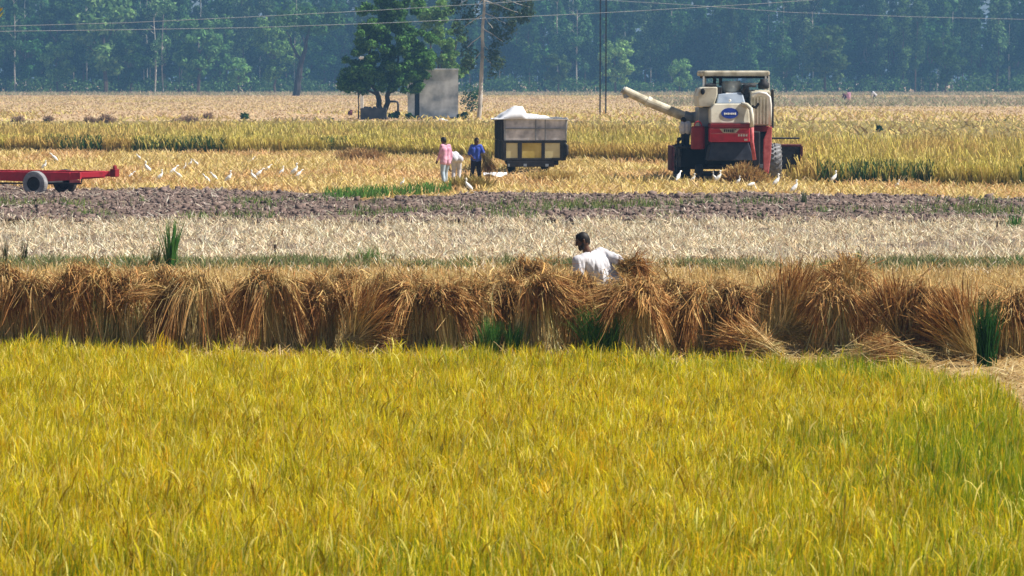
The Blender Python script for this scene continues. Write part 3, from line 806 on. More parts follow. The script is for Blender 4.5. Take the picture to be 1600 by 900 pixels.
# ---------------------------------------------------------------- combine harvester, seen from behind
def wheel(parent, c, r, w, tyre_mat, rim_mat, n=36, lugs=0, axis='x'):
    m = MB()
    prof = [(r * .56, -w / 2), (r * .80, -w / 2), (r * .95, -w * .44), (r, -w * .28), (r, w * .28), (r * .95, w * .44), (r * .80, w / 2), (r * .56, w / 2)]
    m.lathe(prof, c, axis, n, False)
    for k in range(lugs):
        a = 2 * math.pi * k / lugs
        for sgn in (-1, 1):
            q = a + (math.pi / lugs if sgn > 0 else 0)
            p0 = (c[0] + sgn * w * .05, c[1] + (r + .02) * math.cos(q + .16), c[2] + (r + .02) * math.sin(q + .16))
            p1 = (c[0] + sgn * w * .49, c[1] + (r - .02) * math.cos(q), c[2] + (r - .02) * math.sin(q))
            m.bar(p0, p1, .07, .07)
    wh = m.build("wheel", tyre_mat, parent, 0, False)
    MB().lathe([(r * .57, -w * .32), (r * .5, -w * .40), (r * .28, -w * .18), (r * .12, -w * .30), (r * .12, w * .30), (r * .28, w * .18), (r * .5, w * .40), (r * .57, w * .32)], c, axis, 24).build("rim", rim_mat, wh)
    return wh

fr = Frame(1141, 288, R(2.0))
cb = thing("combine_harvester", "red and cream combine harvester seen from behind with its unloading pipe swung out", "combine harvester", fr.o, fr.rz)
def poly(pts, yf): return [(fr(px, py, yf).x, fr(px, py, yf).z) for px, py in pts]
def bx(m, px0, px1, py0, py1, y0, y1):
    a, b = fr(px0, py1, y0), fr(px1, py0, y0)
    return m.box(a.x, b.x, y0, y1, a.z, b.z)
# straw hood
MB().prism(poly([(1110, 193), (1110, 171), (1117, 162), (1164, 162), (1171, 168), (1172, 193)], .12), .12, 1.9, .22).build("straw_hood", M['cream'], cb, .04)
rh = MB().prism(poly([(1109, 222), (1109, 200), (1172, 200), (1172, 222)], .05), .05, 1.7, .06).build("rear_panel", M['red'], cb, .03)
MB().prism(poly([(1109.5, 199.8), (1110, 193.4), (1172, 193.4), (1172, 199.8)], .0), .0, 1.6).build("panel_band", M['darkred'], rh, .02)
a, b = fr(1110, 204), fr(1170, 204)
st = MB()
st.prism(poly([(1110.5, 202.2), (1110.5, 200.8), (1170.5, 200.8), (1170.5, 202.2)], .035), .035, .05)
st.prism(poly([(1110.5, 209.5), (1110.5, 208), (1170.5, 208), (1170.5, 209.5)], .02), .02, .05)
st.build("stripe", M['redwornlit'], rh)
MB().prism(poly([(1124, 201), (1156, 201), (1150, 207.5), (1130, 207.5)], .015), .015, .05).build("name_plate", M['creamdirty'], rh)
m = MB()
for k, (u0, u1, v0, v1) in enumerate([(1131, 1133.4, 202, 206.4), (1134.2, 1136, 202, 206.4), (1136.9, 1139.2, 202, 206.4), (1140, 1142, 202, 206.4), (1143, 1145, 202, 206.4), (1146, 1147.2, 202, 206.4), (1148, 1150.6, 202, 203.4)]):
    m.prism(poly([(u0, v1), (u0, v0), (u1, v0), (u1, v1)], .006), .006, .02)
m.build("lettering", M['darkmetal'], rh)
m = MB()
for k in range(4): m.prism(poly([(1153 + 4 * k, 213), (1153.6 + 4 * k, 209.6), (1156 + 4 * k, 209.8), (1155.6 + 4 * k, 213.4)], .03), .03, .06)
m.build("lettering", M['white_paint'], rh)
MB().box(fr(1163, 218).x, fr(1168, 218).x, -.01, .06, fr(1163, 220).z, fr(1163, 217).z).build("reflector", M['white_paint'], rh)
# oval emblem: white band across a blue oval
def oval(px, py, rx, ry, yf, th):
    c = fr(px, py, yf); n = 28
    return MB().prism([(c.x + rx / 44.8 * math.cos(2 * math.pi * k / n), c.z + ry / 44.8 * math.sin(2 * math.pi * k / n)) for k in range(n)], yf, yf + th, .22)
def zy(py): return .12 + .22 * (fr(1140, py).z - fr(1140, 193).z)
em = oval(1140.5, 177, 13.4, 8.4, zy(185.5) - .03, .1).build("emblem", M['blue'], cb)
m = MB()
for k in range(7):
    u = 1131.2 + k * 2.75
    h = (2.2, 1.7, 2.3, 1.6, 2.1, 1.8, 2.5)[k]
    c0 = fr(u, 177.6, zy(177.6)); w_ = 2.1 / 44.8; h_ = h / 44.8
    m.prism([(c0.x, c0.z - h_ * .8), (c0.x + w_, c0.z - h_ * .6), (c0.x + w_ * 1.1, c0.z + h_ * .6), (c0.x + w_ * .1, c0.z + h_ * .8)], zy(177.6) - .05, zy(177.6) + .02, .22)
m.build("lettering", M['white_paint'], em)
# tube down the right edge of the hood, chute under it
t_ = [fr(1158, 162.5, .25), fr(1167, 164, .2), fr(1173, 170, .08), fr(1174.5, 180, .02), fr(1175, 199, -.03), fr(1175, 222, -.05), fr(1179, 250, -.05)]
MB().tube(t_[:5], .075, 10).build("hood_rail", M['cream'], cb, 0, True)
MB().tube(t_[4:], .07, 10).build("hood_rail", M['redwornlit'], cb, 0, True)
MB().prism(poly([(1106, 251), (1112, 222.6), (1170, 222.6), (1179, 251)], .1), .1, 1.2, .12).build("straw_chute", M['chute'], cb, .03)
# right side: tall panel, dark bay, red side plate
rp = bx(MB(), 1173, 1204, 143, 196, .9, 3.6).build("side_panel", M['creamdirty'], cb, .04)
m = MB()
for px in (1179, 1184, 1189, 1194, 1199): m.box(fr(px, 150, .87).x - .02, fr(px, 150, .87).x + .025, .86, .898, fr(px, 194, .87).z, fr(px, 152, .87).z)
m.build("rib", M['cream'], rp)
MB().tube([fr(1176, 150, .7), fr(1186, 145, .6), fr(1197, 147, .6), fr(1202, 152, .6), fr(1203.5, 165, .6), fr(1203, 196, .6)], .06, 10).build("guard_rail", M['white_paint'], cb, 0, True)
MB().tube([fr(1174.5, 166, .6), fr(1181, 168, .62), fr(1185, 162, .7)], .05, 8).build("hose", M['darkmetal'], cb, 0, True)
bx(MB(), 1178, 1202, 197, 206, 1.6, 4.2).build("lower_side", M['darkred'], cb, .03)
bx(MB(), 1177, 1201, 206.5, 240, 1.8, 4.2).build("bay_shade_fill", M['black'], cb, .03)  # solid black block painted in place of the bay's deep shade
bx(MB(), 1176, 1188, 205, 262, .7, 1.5).build("gear_case", M['darkmetal'], cb, .05)
MB().prism(poly([(1193.5, 268), (1193, 240), (1194, 218), (1202, 198), (1206.5, 198), (1205, 240), (1201, 272)], .45), .45, .62).build("side_plate", M['redwornlit'], cb, .02)  # bright pinkish red stands in for sunlight on the plate
bx(MB(), 1205.2, 1209.5, 140, 200, 3.0, 3.4).build("exhaust_stack", M['darkmetal'], cb, .03)
# left side: cream box, grey box, red drum, rear platform
lb = MB().prism(poly([(1092, 167), (1090, 150), (1094, 138), (1099, 136), (1121, 136), (1121, 148), (1115, 167)], .7), .7, 2.4).build("grain_tank_side", M['cream'], cb, .03)
MB().ball(fr(1098, 143, .68), (.08, .05, .11), 10, 8).build("lamp", M['black'], lb)
bx(MB(), 1092, 1112, 168, 198, .9, 2.4).build("side_box", M['greymetal'], cb, .03)
bx(MB(), 1100, 1111, 198, 226, .6, 2.4).build("belt_guard", M['darkmetal'], cb, .03)
c0 = fr(1090.5, 233, .55); z1 = fr(1090, 197, .55).z
dr = MB().lathe([(.22, 0), (.25, .03), (.25, z1 - c0.z - .06), (.21, z1 - c0.z)], c0, 'z', 20).build("fuel_drum", M['darkred'], cb, 0, False)
MB().tube([(c0.x + .13 * math.cos(q), c0.y, z1 + .16 * math.sin(q)) for q in np.linspace(0, math.pi, 8)], .025, 6).build("handle", M['red'], dr, 0, True)
# centre: engine cover, seat bin, air cleaner, rail
MB().prism(poly([(1119, 162), (1123, 147), (1161, 144.5), (1165, 162)], .7), .7, 2.4, .5).build("engine_cover", M['bluegrey'], cb, .04)
MB().ball(fr(1140.5, 157, .62), (.05, .03, .05), 8, 6).build("latch", M['white_paint'], cb)
MB().tube([fr(1134, 146.5, .95), fr(1153, 146.8, .95)], .035, 6).build("cover_handle", M['white_paint'], cb)
MB().lathe([(.26, 0), (.36, .12), (.36, .38), (.30, .46)], fr(1143, 147, 1.9), 'z', 18).build("operator_seat", M['creamdirty'], cb, 0, True)
bx(MB(), 1163, 1171, 132, 154, 1.2, 2.0).build("radiator", M['darkmetal'], cb, .03)
MB().lathe([(.15, 0), (.2, .05), (.2, .2), (.12, .26), (.12, .36)], fr(1193, 139, 1.3), 'z', 16).build("air_cleaner", M['darkmetal'], cb, 0, True)
bx(MB(), 1105, 1200, 129.5, 131.5, 2.0, 2.08).build("cross_rail", M['white_paint'], cb)
bx(MB(), 1103, 1120, 131.5, 137, 1.0, 2.0).build("control_box", M['darkmetal'], cb, .03)
bx(MB(), 1121, 1128, 136, 148, .9, 1.6).build("belt_guard", M['darkmetal'], cb, .03)
MB().tube([fr(1160, 146, .9), fr(1163, 136, .9), fr(1172, 133, .9), fr(1180, 134, 1.0)], .06, 8).build("intake_pipe", M['darkmetal'], cb, 0, True)
bx(MB(), 1121, 1203, 141, 166, 2.5, 4.0).build("grain_tank", M['creamdirty'], cb, .04)
# canopy
m = bx(MB(), 1098.5, 1203, 110.5, 119, 1.5, 3.9)
cano = m.build("canopy_roof", M['creamdirty'], cb, .06)
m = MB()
bx(m, 1102, 1200, 119, 122.5, 1.7, 3.7).build("canopy_underside", M['black'], cano)  # black slab below the canopy roof
for px, yf in ((1099.5, 1.52), (1196.5, 1.52), (1201.5, 1.6), (1102, 3.8), (1201, 3.8)):
    q0, q1 = fr(px, 141, yf), fr(px, 119.2, yf)
    MB().bar(q0, q1, .06).build("canopy_post", M['white_paint'], cb)
for px in (1116.5, 1126): 
    MB().bar(fr(px, 134, 1.9), fr(px, 119.5, 1.9), .11).build("canopy_strut", M['darkmetal'], cb)
# bulk of the machine, chassis, feeder house, header
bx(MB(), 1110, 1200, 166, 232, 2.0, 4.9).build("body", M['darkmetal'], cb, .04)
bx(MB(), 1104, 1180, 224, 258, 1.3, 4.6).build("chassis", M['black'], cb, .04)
MB().tube([fr(1086, 271, .9), fr(1196, 271, .9)], .09, 8).build("rear_axle", M['darkmetal'], cb)
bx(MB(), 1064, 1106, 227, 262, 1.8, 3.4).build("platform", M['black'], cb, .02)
bx(MB(), 1056, 1092, 229, 232, .9, 1.9).build("step", M['darkmetal'], cb, .01)
hd = MB()
a, b = fr(1051, 276, 5.6), fr(1252, 228, 5.6)
hx0, hx1 = a.x, b.x; zt = b.z
hd.box(hx0, hx1, 5.6, 5.7, .42, zt).box(hx0, hx1, 5.7, 6.9, .36, .44)
hdr = hd.build("header", M['darkmetal'], cb, .02)
for x0 in (hx0, hx1): MB().prism([(x0 - .05, .3), (x0 + .05, .3), (x0 + .05, zt), (x0 - .05, zt)], 5.5, 7.2).build("divider", M['maroon'], hdr, .02)
MB().bar((hx0 + .15, 5.8, .05), (hx0 + .15, 5.8, .6), .22, .3).build("skid", M['darkmetal'], hdr)
MB().lathe([(.24, hx0 + .1), (.24, hx1 - .1)], (0, 6.2, .75), 'x', 14).build("auger_drum", M['darkmetal'], hdr)
m = MB()
for k in range(6):
    q = k * math.pi / 3 + .3
    m.bar((hx0 + .1, 7.0 + .36 * math.cos(q), .85 + .36 * math.sin(q)), (hx1 - .1, 7.0 + .36 * math.cos(q), .85 + .36 * math.sin(q)), .06)
m.bar((hx0, 7.0, .85), (hx1, 7.0, .85), .1)
m.build("reel", M['darkmetal'], hdr)
MB().prism([(-.5, .55), (.6, .55), (.6, 1.2), (-.5, 1.2)], 4.4, 5.6).build("feeder_house", M['darkred'], cb, .02)
q0, q1 = fr(1206, 216, 4.6), fr(1249, 216, 4.8)
MB().tube([q0, q1], .035, 6).build("side_pole", M['darkmetal'], cb)
MB().tube([fr(1205, 227, 5.3), fr(1252, 227.3, 5.3)], .05, 6).build("side_pole", M['maroon'], cb)
# crop piled on the left of the header shows as a ragged dark mass of levers and pulleys
m = MB()
for (px, py, r_) in [(1058, 221, .14), (1066, 214, .2), (1073, 224, .22), (1061, 238, .16), (1080, 214, .16)]:
    m.lathe([(r_, 0), (r_, .08)], fr(px, py, 1.7), 'x', 14)
m.bar(fr(1058, 222, 1.7), fr(1078, 205, 1.7), .08).bar(fr(1066, 228, 1.7), fr(1070, 204, 1.7), .07).bar(fr(1060, 215, 1.7), fr(1075, 220, 1.7), .06)
m.build("drive_pulley", M['darkmetal'], cb)
# wheels
for px in (1066, 1208):
    c0 = fr(px, 255, 3.7)
    wheel(cb, (c0.x, 3.7, .66), .66, .5, M['dustrubber'] if px > 1100 else M['rubber'], M['cream'], 36, 22)  # lit right tyre paler, shaded left tyre darker: light put into the rubber colour
for px in (1092, 1190):
    c0 = fr(px, 275, .9)
    wheel(cb, (c0.x, .9, .34), .34, .26, M['rubber'], M['cream'], 28, 0)
# unloading pipe
p_end, p_mid, p_in, p_el = fr(973, 140.5, 2.4), fr(1013, 159, 2.4), fr(1074, 184, 2.4), fr(1096, 184, 2.2)
m = MB().tube([p_end.lerp(p_mid, .05), p_mid], .155, 16).tube([p_mid, p_in], .17, 16)
up_ = m.build("unloading_pipe", M['creamdirty'], cb, 0, False)
MB().tube([p_mid + Vector((-.06, 0, .035)), p_mid + Vector((.06, 0, -.035))], .2, 16).build("pipe_flange", M['cream'], up_)
MB().tube([p_end + Vector((-.02, 0, .02)), p_end + Vector((.1, 0, -.07)), p_end + Vector((.14, -.02, -.28))], .13, 12, .11).build("spout", M['greymetal'], up_)
MB().tube([p_in + Vector((-.12, 0, .06)), p_in + Vector((.1, 0, -.0)), p_in + Vector((.3, 0, .02)), p_el], .20, 14).build("pipe_elbow", M['greymetal'], up_)
heap("chaff_heap", 1162, 290, 66, 24, [(.42, .27, .10), (.34, .2, .08), (.5, .35, .14)], "brown heap of threshed straw dropped behind the red harvester", "straw heap", None, 2600, .045)

# ---------------------------------------------------------------- the grain trolley
fr = Frame(830, 272, R(4.5))
tr = thing("grain_trolley", "grey farm trailer with raised sides and faded yellow tailgate panels, seen from behind", "trailer", fr.o, fr.rz)
Ln = 3.9
up = MB().prism(poly([(788, 219), (787, 183.5), (887, 183.5), (885, 219)], 0), 0, .05).build("upper_panel", M['panel'], tr, .01)
m = MB()
for px in (789, 837, 852, 884.5): m.prism(poly([(px - .8, 219), (px - .8, 184), (px + .8, 184), (px + .8, 219)], -.03), -.03, -.002)
for py in (201, 184.5): m.prism(poly([(788, py + .8), (788, py - .8), (886, py - .8), (886, py + .8)], -.036), -.036, -.0)
m.build("rib", M['greymetal'], up)
m = MB()
for (u0, u1, v0, v1) in [(786, 886, 219.5, 223.5), (786, 884, 247, 251), (786, 791, 223.5, 247), (809, 815.5, 223.5, 247), (846, 851.5, 223.5, 247), (875, 882, 223.5, 247)]:
    m.prism(poly([(u0, v1), (u0, v0), (u1, v0), (u1, v1)], -.02), -.02, .06)
tg_ = m.build("tailgate", M['darkmetal'], tr, .01)
for (u0, u1, mt) in [(791, 809, 'paleyellow'), (815.5, 846, 'yellow'), (851.5, 875, 'paleyellow')]:
    MB().prism(poly([(u0, 247), (u0, 223.5), (u1, 223.5), (u1, 247)], .015), .015, .05).build("tailgate_panel", M[mt], tg_)
MB().tube([fr(882, 224, -.05), fr(886, 228, -.08), fr(886.5, 240, -.08), fr(882, 247, -.05)], .05, 8).build("latch_arm", M['darkmetal'], tr, 0, True)
q = fr(787, 183.5); zf0 = fr(787, 250).z; zt = q.z; xl, xr = fr(788, 220).x, fr(885, 220).x; zm = fr(788, 221).z
for nm, x0 in (("left", xl), ("right", xr)):
    sd = MB().box(x0 - .05, x0 + .0, .06, Ln, zf0, zm).build("side_panel", M['darkmetal'], tr, .01)
    m = MB().box(x0 - .06, x0 - .01, .06, Ln, zm + .02, zt - .02)
    for k in range(6): m.box(x0 - .10, x0 - .062, .12 + k * (Ln - .3) / 5, .2 + k * (Ln - .3) / 5, zf0, zt - .05)
    m.build("side_extension", M['greymetal'] if nm == "right" else M['darkmetal'], sd, .01)  # left one darker: the shade of that side is put into the metal colour
MB().box(xl, xr, Ln - .06, Ln, zf0, zt - .03).build("front_panel", M['panel'], tr, .01)
MB().box(xl, xr - .01, .07, Ln - .07, zf0 - .0, zf0 + .06).build("floor_plate", M['darkmetal'], tr)
MB().box(xl + .3, xr - .3, .0, Ln, zf0 - .2, zf0 - .01).build("chassis", M['black'], tr, .02)
bp = fr(792, 262); bq = fr(866, 251)
bm_ = MB().box(bp.x, bq.x, -.02, .1, zf0 - .27, zf0 - .04).build("rear_bumper", M['darkmetal'], tr, .02)
for px in (793.5, 818, 852): 
    w_ = 3 if px < 800 else 5
    MB().box(fr(px, 258).x, fr(px + w_, 258).x, -.05, -.021, fr(px, 260).z, fr(px, 256).z).build("tail_light", M['bluegrey'], bm_)
MB().tube([(xl + .15, 1.4, .42), (xr - .3, 1.4, .42)], .07, 8).build("axle", M['darkmetal'], tr)
for px in (803, 856):
    wheel(tr, (fr(px, 260).x, 1.4, .43), .43, .28, M['rubber'], M['darkmetal'], 28)
for px in (803, 856):
    c0 = fr(px, 262)
    MB().box(c0.x - .2, c0.x + .2, .75, .77, .30, zf0 - .1).build("mud_flap", M['rubber'], tr)
MB().bar((0, Ln, .55), (0, Ln + 1.4, .5), .14).build("drawbar", M['darkmetal'], tr)
# the white sheet heaped on top
prof_x = np.array([776, 781, 787, 793, 800, 806, 817, 819.5, 824, 840, 856, 862, 870, 888]); prof_y = np.array([186, 184, 177, 173, 167.5, 164.5, 164.5, 168, 176.5, 178.5, 180.5, 183.5, 186, 187])
nx, ny = 64, 26
V = []
for j in range(ny):
    v = j / (ny - 1); yy = -.08 + v * (Ln - .6)
    for i in range(nx):
        px = 775.5 + (888.5 - 775.5) * i / (nx - 1)
        b = fr(px, 183.5); zz = fr(px, np.interp(px, prof_x, prof_y), yy).z - .02
        edge = min(1, v / .12) ** .6 * min(1, (1 - v) / .15) ** .5
        w_ = .06 * (mnoise.noise(Vector((b.x * 2.2, yy * 1.6, 3))) + .5 * mnoise.noise(Vector((b.x * 5, yy * 4, 7))))
        z_ = b.z - .06 + (zz - b.z + .06) * edge * (1 - .25 * v) + w_ * edge
        V.append((b.x, yy, z_))
fs = [(j * nx + i, j * nx + i + 1, (j + 1) * nx + i + 1, (j + 1) * nx + i) for j in range(ny - 1) for i in range(nx - 1)]
ts = MB().add(V, fs).build("plastic_sheet", M['tarp'], None, 0, True)
so = ts.modifiers.new("Solid", 'SOLIDIFY'); so.thickness = .015
ts.location, ts.rotation_euler = fr.o, (0, 0, fr.rz)
tag(ts, "bright white plastic sheet heaped to a peak over the load of the grey trailer", "sheet")
g = G(777, 283)
m = MB(); V = []
for j in range(6):
    for i in range(30):
        u = i / 29
        V.append((g.x - .5 + u * .85 , g.y - .28 + j * .12 + .22 * u * u + .05 * math.sin(u * 9), .20 + .05 * math.sin(u * 7 + j) + .05 * (j % 2)))
fs = [(j * 30 + i, j * 30 + i + 1, (j + 1) * 30 + i + 1, (j + 1) * 30 + i) for j in range(5) for i in range(29)]
o = m.add(V, fs).build("cloth_strip", M['tarp'], None, 0, True); s2 = o.modifiers.new("Solid", 'SOLIDIFY'); s2.thickness = .02
tag(o, "narrow white cloth strip lying on the straw between the blue-shirted man and the trailer", "cloth")
heap("straw_heap", 862, 286, 70, 6, [(.56, .42, .15), (.50, .34, .12), (.6, .48, .2)], "golden heap of straw in front of the grey trailer's wheels", "straw heap", None, 2600, .04)
heap("straw_heap", 733, 299, 66, 11, [(.44, .33, .12), (.34, .26, .08), (.3, .24, .08)], "low trampled straw mound at the feet of the pink-shirted man", "straw heap", None, 1200, .04)
heap("straw_heap", 560, 252, 80, 12, [(.46, .30, .13), (.40, .26, .12)], "long low brown straw windrow at the crop edge left of the men", "straw heap", None, 1600, .05)

# ---------------------------------------------------------------- the red flat trailer at the left edge
fr = Frame(53, 307, R(-19))
rt = thing("flat_trailer", "empty red flat farm trailer with one dusty wheel in view, parked on ploughed soil", "trailer", fr.o, fr.rz)
z = lambda py: fr(53, py).z
xa, xb = -3.4, fr(128, 280, .4).x
xh = fr(177, 270, 1.0).x
for y0 in (.28, 1.95):
    m = MB().prism([(xa, z(281)), (0, z(285)), (xb, z(280)), (xb, z(269)), (xa, z(269))], y0, y0 + .1)
    m.build("side_beam", M['red'], rt, .015)
MB().prism([(xa, z(290.5)), (xb - .1, z(287)), (xb - .1, z(284.8)), (0, z(286)), (xa, z(286))], .34, .42).build("under_rail", M['darkmetal'], rt, .01)
MB().prism([(xb - .38, z(286)), (xb - .02, z(286)), (xb - .02, z(281)), (xb - .38, z(281))], .30, .33).build("number_board", M['redwornlit'], rt)
MB().tube([(xb - .4, .3, z(287)), (xb + .02, .3, z(286.5)), (xb + .05, .3, z(279))], .03, 6).build("bracket", M['darkmetal'], rt)
for k in range(7):
    x0 = xa + .2 + k * (xb - xa - .4) / 6
    MB().box(x0 - .05, x0 + .05, .382, 1.948, z(277), z(271)).build("cross_member", M['darkred'], rt, .01)
for y0 in (.3, 2.02):
    MB().bar((xb - .4, y0, z(274)), (xh - .25, 1.16 + (y0 - 1.16) * .10, z(272.3)), .12, .17).build("drawbar", M['red'], rt, .01)
MB().bar((xh - .32, 1.16, z(272)), (xh - .02, 1.16, z(271.5)), .22, .16).build("drawbar", M['red'], rt, .02)
MB().box(xh - .12, xh + .07, 1.0, 1.3, z(277), z(264.5)).lathe([(.09, -.04), (.09, .04)], (xh - .02, 1.16, z(262.8)), 'x', 12).build("hitch", M['darkred'], rt, .03)
MB().tube([(0, .0, .4), (0, 2.2, .4)], .06, 8).build("axle", M['darkmetal'], rt)
wheel(rt, (0, .10, .40), .40, .26, M['dustrubber'], M['darkmetal'], 36, 0, 'y')
wheel(rt, (0, 2.15, .40), .40, .26, M['rubber'], M['darkmetal'], 36, 0, 'y')

# ---------------------------------------------------------------- people: one continuous body each, clothes over it
def capsule(m, a, b, ra, rb, n=14, sx=1.0):
    a, b = Vector(a), Vector(b); t = (b - a)
    L = t.length; t = t.normalized() if L > 1e-5 else Vector((0, 0, 1))
    pts, rr = [], []
    for q in (-80, -50, -25, 0): pts.append(a + t * ra * math.sin(R(q))); rr.append(ra * math.cos(R(q)))
    for k in (1, 2): pts.append(a.lerp(b, k / 3)); rr.append(ra + (rb - ra) * k / 3)
    for q in (0, 25, 50, 80): pts.append(b + t * rb * math.sin(R(q))); rr.append(rb * math.cos(R(q)))
    m.tube(pts, rr, n)

def fuse(name, m, vox, mat, parent, smooth=4):
    me = m.mesh(name + "_raw")
    o = bpy.data.objects.new("tmp_fuse", me); COL.objects.link(o)
    r = o.modifiers.new("R", 'REMESH'); r.mode, r.voxel_size, r.use_smooth_shade = 'VOXEL', vox, True
    s = o.modifiers.new("S", 'SMOOTH'); s.factor, s.iterations = .5, smooth
    dg = bpy.context.evaluated_depsgraph_get()
    out = bpy.data.meshes.new_from_object(o.evaluated_get(dg))
    bpy.data.objects.remove(o); bpy.data.meshes.remove(me)
    out.name = name; out.materials.clear()
    return link(name, out, mat, parent, 0, True)

def hand(m, w, d, palm_n, curl=.5, s=1.0):
    """palm, four unequal bent fingers and a thumb off the palm's side; w wrist, d direction, palm_n palm normal"""
    d = Vector(d).normalized(); nrm = Vector(palm_n); nrm = (nrm - d * nrm.dot(d)).normalized(); sd = d.cross(nrm)
    w = Vector(w)
    for k in (-1.2, -.4, .4, 1.2): capsule(m, w + d * .01 * s + sd * k * .014 * s, w + d * .085 * s + sd * k * .019 * s, .014 * s, .013 * s, 8)
    for k, L in zip((-1.5, -.5, .5, 1.5), (.055, .075, .08, .07)):
        r0 = w + d * .085 * s + sd * k * .0175 * s; dd = d; p = r0; ang = 0
        for seg in (.45, .32, .23):
            ang += curl * .8
            q = p + (d * math.cos(ang) + nrm * math.sin(ang)) * L * seg * s
            capsule(m, p, q, .0095 * s, .0085 * s, 8); p = q
    t0 = w + d * .03 * s + sd * .028 * s; t1 = t0 + (d * .6 + sd * .7 + nrm * .3).normalized() * .035 * s; t2 = t1 + (d * .9 + sd * .15 + nrm * .45).normalized() * .03 * s
    capsule(m, t0, t1, .012 * s, .011 * s, 8); capsule(m, t1, t2, .010 * s, .009 * s, 8)

def person(label, loc, J, face, shirt, trousers, skirt=0.0, sleeve=1.0, group=None, beard=False, vox=.009, shoes='legdark', rz=0.0, curl=.5, hair_len=0.0, pad=.02):
    t = thing("person", label, "person", loc, rz, group)
    J = {k: Vector(v) for k, v in J.items()}
    f = Vector(face).normalized()
    head, neck, chest, pelv = J['head'], J['neck'], J['chest'], J['pelvis']
    upv = (head - neck).normalized(); f = (f - upv * f.dot(upv)).normalized(); rt_ = f.cross(upv)
    sh = (J['shR'] - J['shL']).normalized()
    m = MB()
    # torso
    for k in (-1, 1):
        capsule(m, pelv + sh * .065 * k, pelv.lerp(chest, .45) + sh * .055 * k, .115, .095)
        capsule(m, pelv.lerp(chest, .45) + sh * .055 * k, chest + sh * .075 * k, .095, .115)
        capsule(m, chest + sh * .07 * k, neck - upv * .03 + sh * .04 * k, .11, .06)
    capsule(m, neck - upv * .04, head - upv * .04, .058, .055)
    # head
    hm_ = MB(); hm_.ball((0, 0, 0), (.076, .097, .118), 20, 14)
    rot = Matrix((rt_, f, upv)).transposed()
    m.add([rot @ Vector(v) + head for v in hm_.v], hm_.f)
    capsule(m, head + f * .045 - upv * .06, head + f * .058 - upv * .085, .050, .036, 10)      # jaw and chin
    capsule(m, head + f * .094 + upv * .02, head + f * .112 - upv * .025, .012, .017, 8)      # nose
    capsule(m, head + f * .085 + upv * .032 - rt_ * .035, head + f * .085 + upv * .032 + rt_ * .035, .014, .014, 8)  # brow
    capsule(m, head + f * .088 - upv * .058 - rt_ * .018, head + f * .088 - upv * .058 + rt_ * .018, .011, .011, 8)  # lips
    for k in (-1, 1): capsule(m, head + rt_ * .078 * k - upv * .02, head + rt_ * .083 * k + upv * .02 - f * .008, .014, .017, 8)
    hands = {}
    for s_ in 'LR':
        S, E, W = J['sh' + s_], J['el' + s_], J['wr' + s_]
        capsule(m, chest.lerp(neck, .5), S, .075, .060); capsule(m, S, E, .056, .042); capsule(m, E, W, .043, .028)
        d = (W - E).normalized(); hand(m, W, d, J.get('palm' + s_, -rt_ * (1 if s_ == 'R' else -1)), curl)
        Hp, K, A = J['hip' + s_], J['kn' + s_], J['an' + s_]
        capsule(m, Hp, K, .092, .058); capsule(m, K, K.lerp(A, .35), .056, .058); capsule(m, K.lerp(A, .35), A, .058, .036)
        fd = J.get('toe' + s_, Vector((f.x, f.y, 0)).normalized())
        capsule(m, A - fd * .04 - Vector((0, 0, .045)), A + fd * .14 - Vector((0, 0, .055)), .038, .026, 10)
    body = fuse("body", m, vox, M['skin'], t, 2)
    # eyes
    for k in (-1, 1): MB().ball(head + f * .088 + rt_ * .031 * k + upv * .01, .011, 8, 6).build("eye", M['black'], t)
    # hair
    m = MB()
    hm_ = MB(); hm_.ball((0, -.014, .022), (.086, .098, .108), 20, 14)
    m.add([rot @ Vector(v) + head for v in hm_.v], hm_.f)
    capsule(m, head - f * .055 - upv * .01, head - f * .05 - upv * (.05 + hair_len), .06, .048, 10)
    capsule(m, head + f * .045 + upv * .085, head + f * .062 + upv * .068, .04, .03, 10)
    fuse("hair", m, .012, M['hair'], t, 1)
    if beard:
        m = MB(); capsule(m, head + f * .06 - upv * .075, head + f * .075 - upv * .10, .046, .034, 10)
        for k in (-1, 1): capsule(m, head + rt_ * .066 * k - upv * .03 + f * .02, head + f * .05 + rt_ * .035 * k - upv * .085, .022, .036, 10)
        fuse("beard", m, .010, M['hair'], t, 1)
    # shirt
    m = MB(); p = pad
    hem = pelv + (pelv - chest).normalized() * skirt
    for k in (-1, 1):
        capsule(m, pelv.lerp(chest, .0) + sh * .07 * k, pelv.lerp(chest, .45) + sh * .065 * k, .125 + p, .108 + p)
        capsule(m, pelv.lerp(chest, .45) + sh * .065 * k, chest + sh * .08 * k, .108 + p, .118 + p)
        capsule(m, chest + sh * .07 * k, neck - upv * .055 + sh * .035 * k, .115 + p, .055 + p * .6)
        if skirt > 0: capsule(m, pelv + sh * .07 * k, hem + sh * .09 * k, .12 + p, .115 + p * 1.6)
    for s_ in 'LR':
        S, E, W = J['sh' + s_], J['el' + s_], J['wr' + s_]
        capsule(m, chest.lerp(neck, .5), S, .078 + p, .064 + p); capsule(m, S, E, .062 + p, .050 + p)
        if sleeve > 0: capsule(m, E, E.lerp(W, sleeve), .050 + p, .036 + p)
    so = fuse("shirt", m, .013, shirt, t, 3)
    n = len(so.data.vertices); co = np.empty(n * 3); so.data.vertices.foreach_get("co", co); co = co.reshape(-1, 3)
    nr = np.empty(n * 3); so.data.vertices.foreach_get("normal", nr); nr = nr.reshape(-1, 3)
    fold = fbm(co[:, 0] * 2.2 + co[:, 1] + 3, co[:, 2] * .8 + co[:, 0] * .6 + 2, .13, 5, 2) - .5
    co += nr * (fold * min(.05, pad * 1.7))[:, None]
    so.data.vertices.foreach_set("co", co.ravel()); so.data.update()
    # trousers
    m = MB()
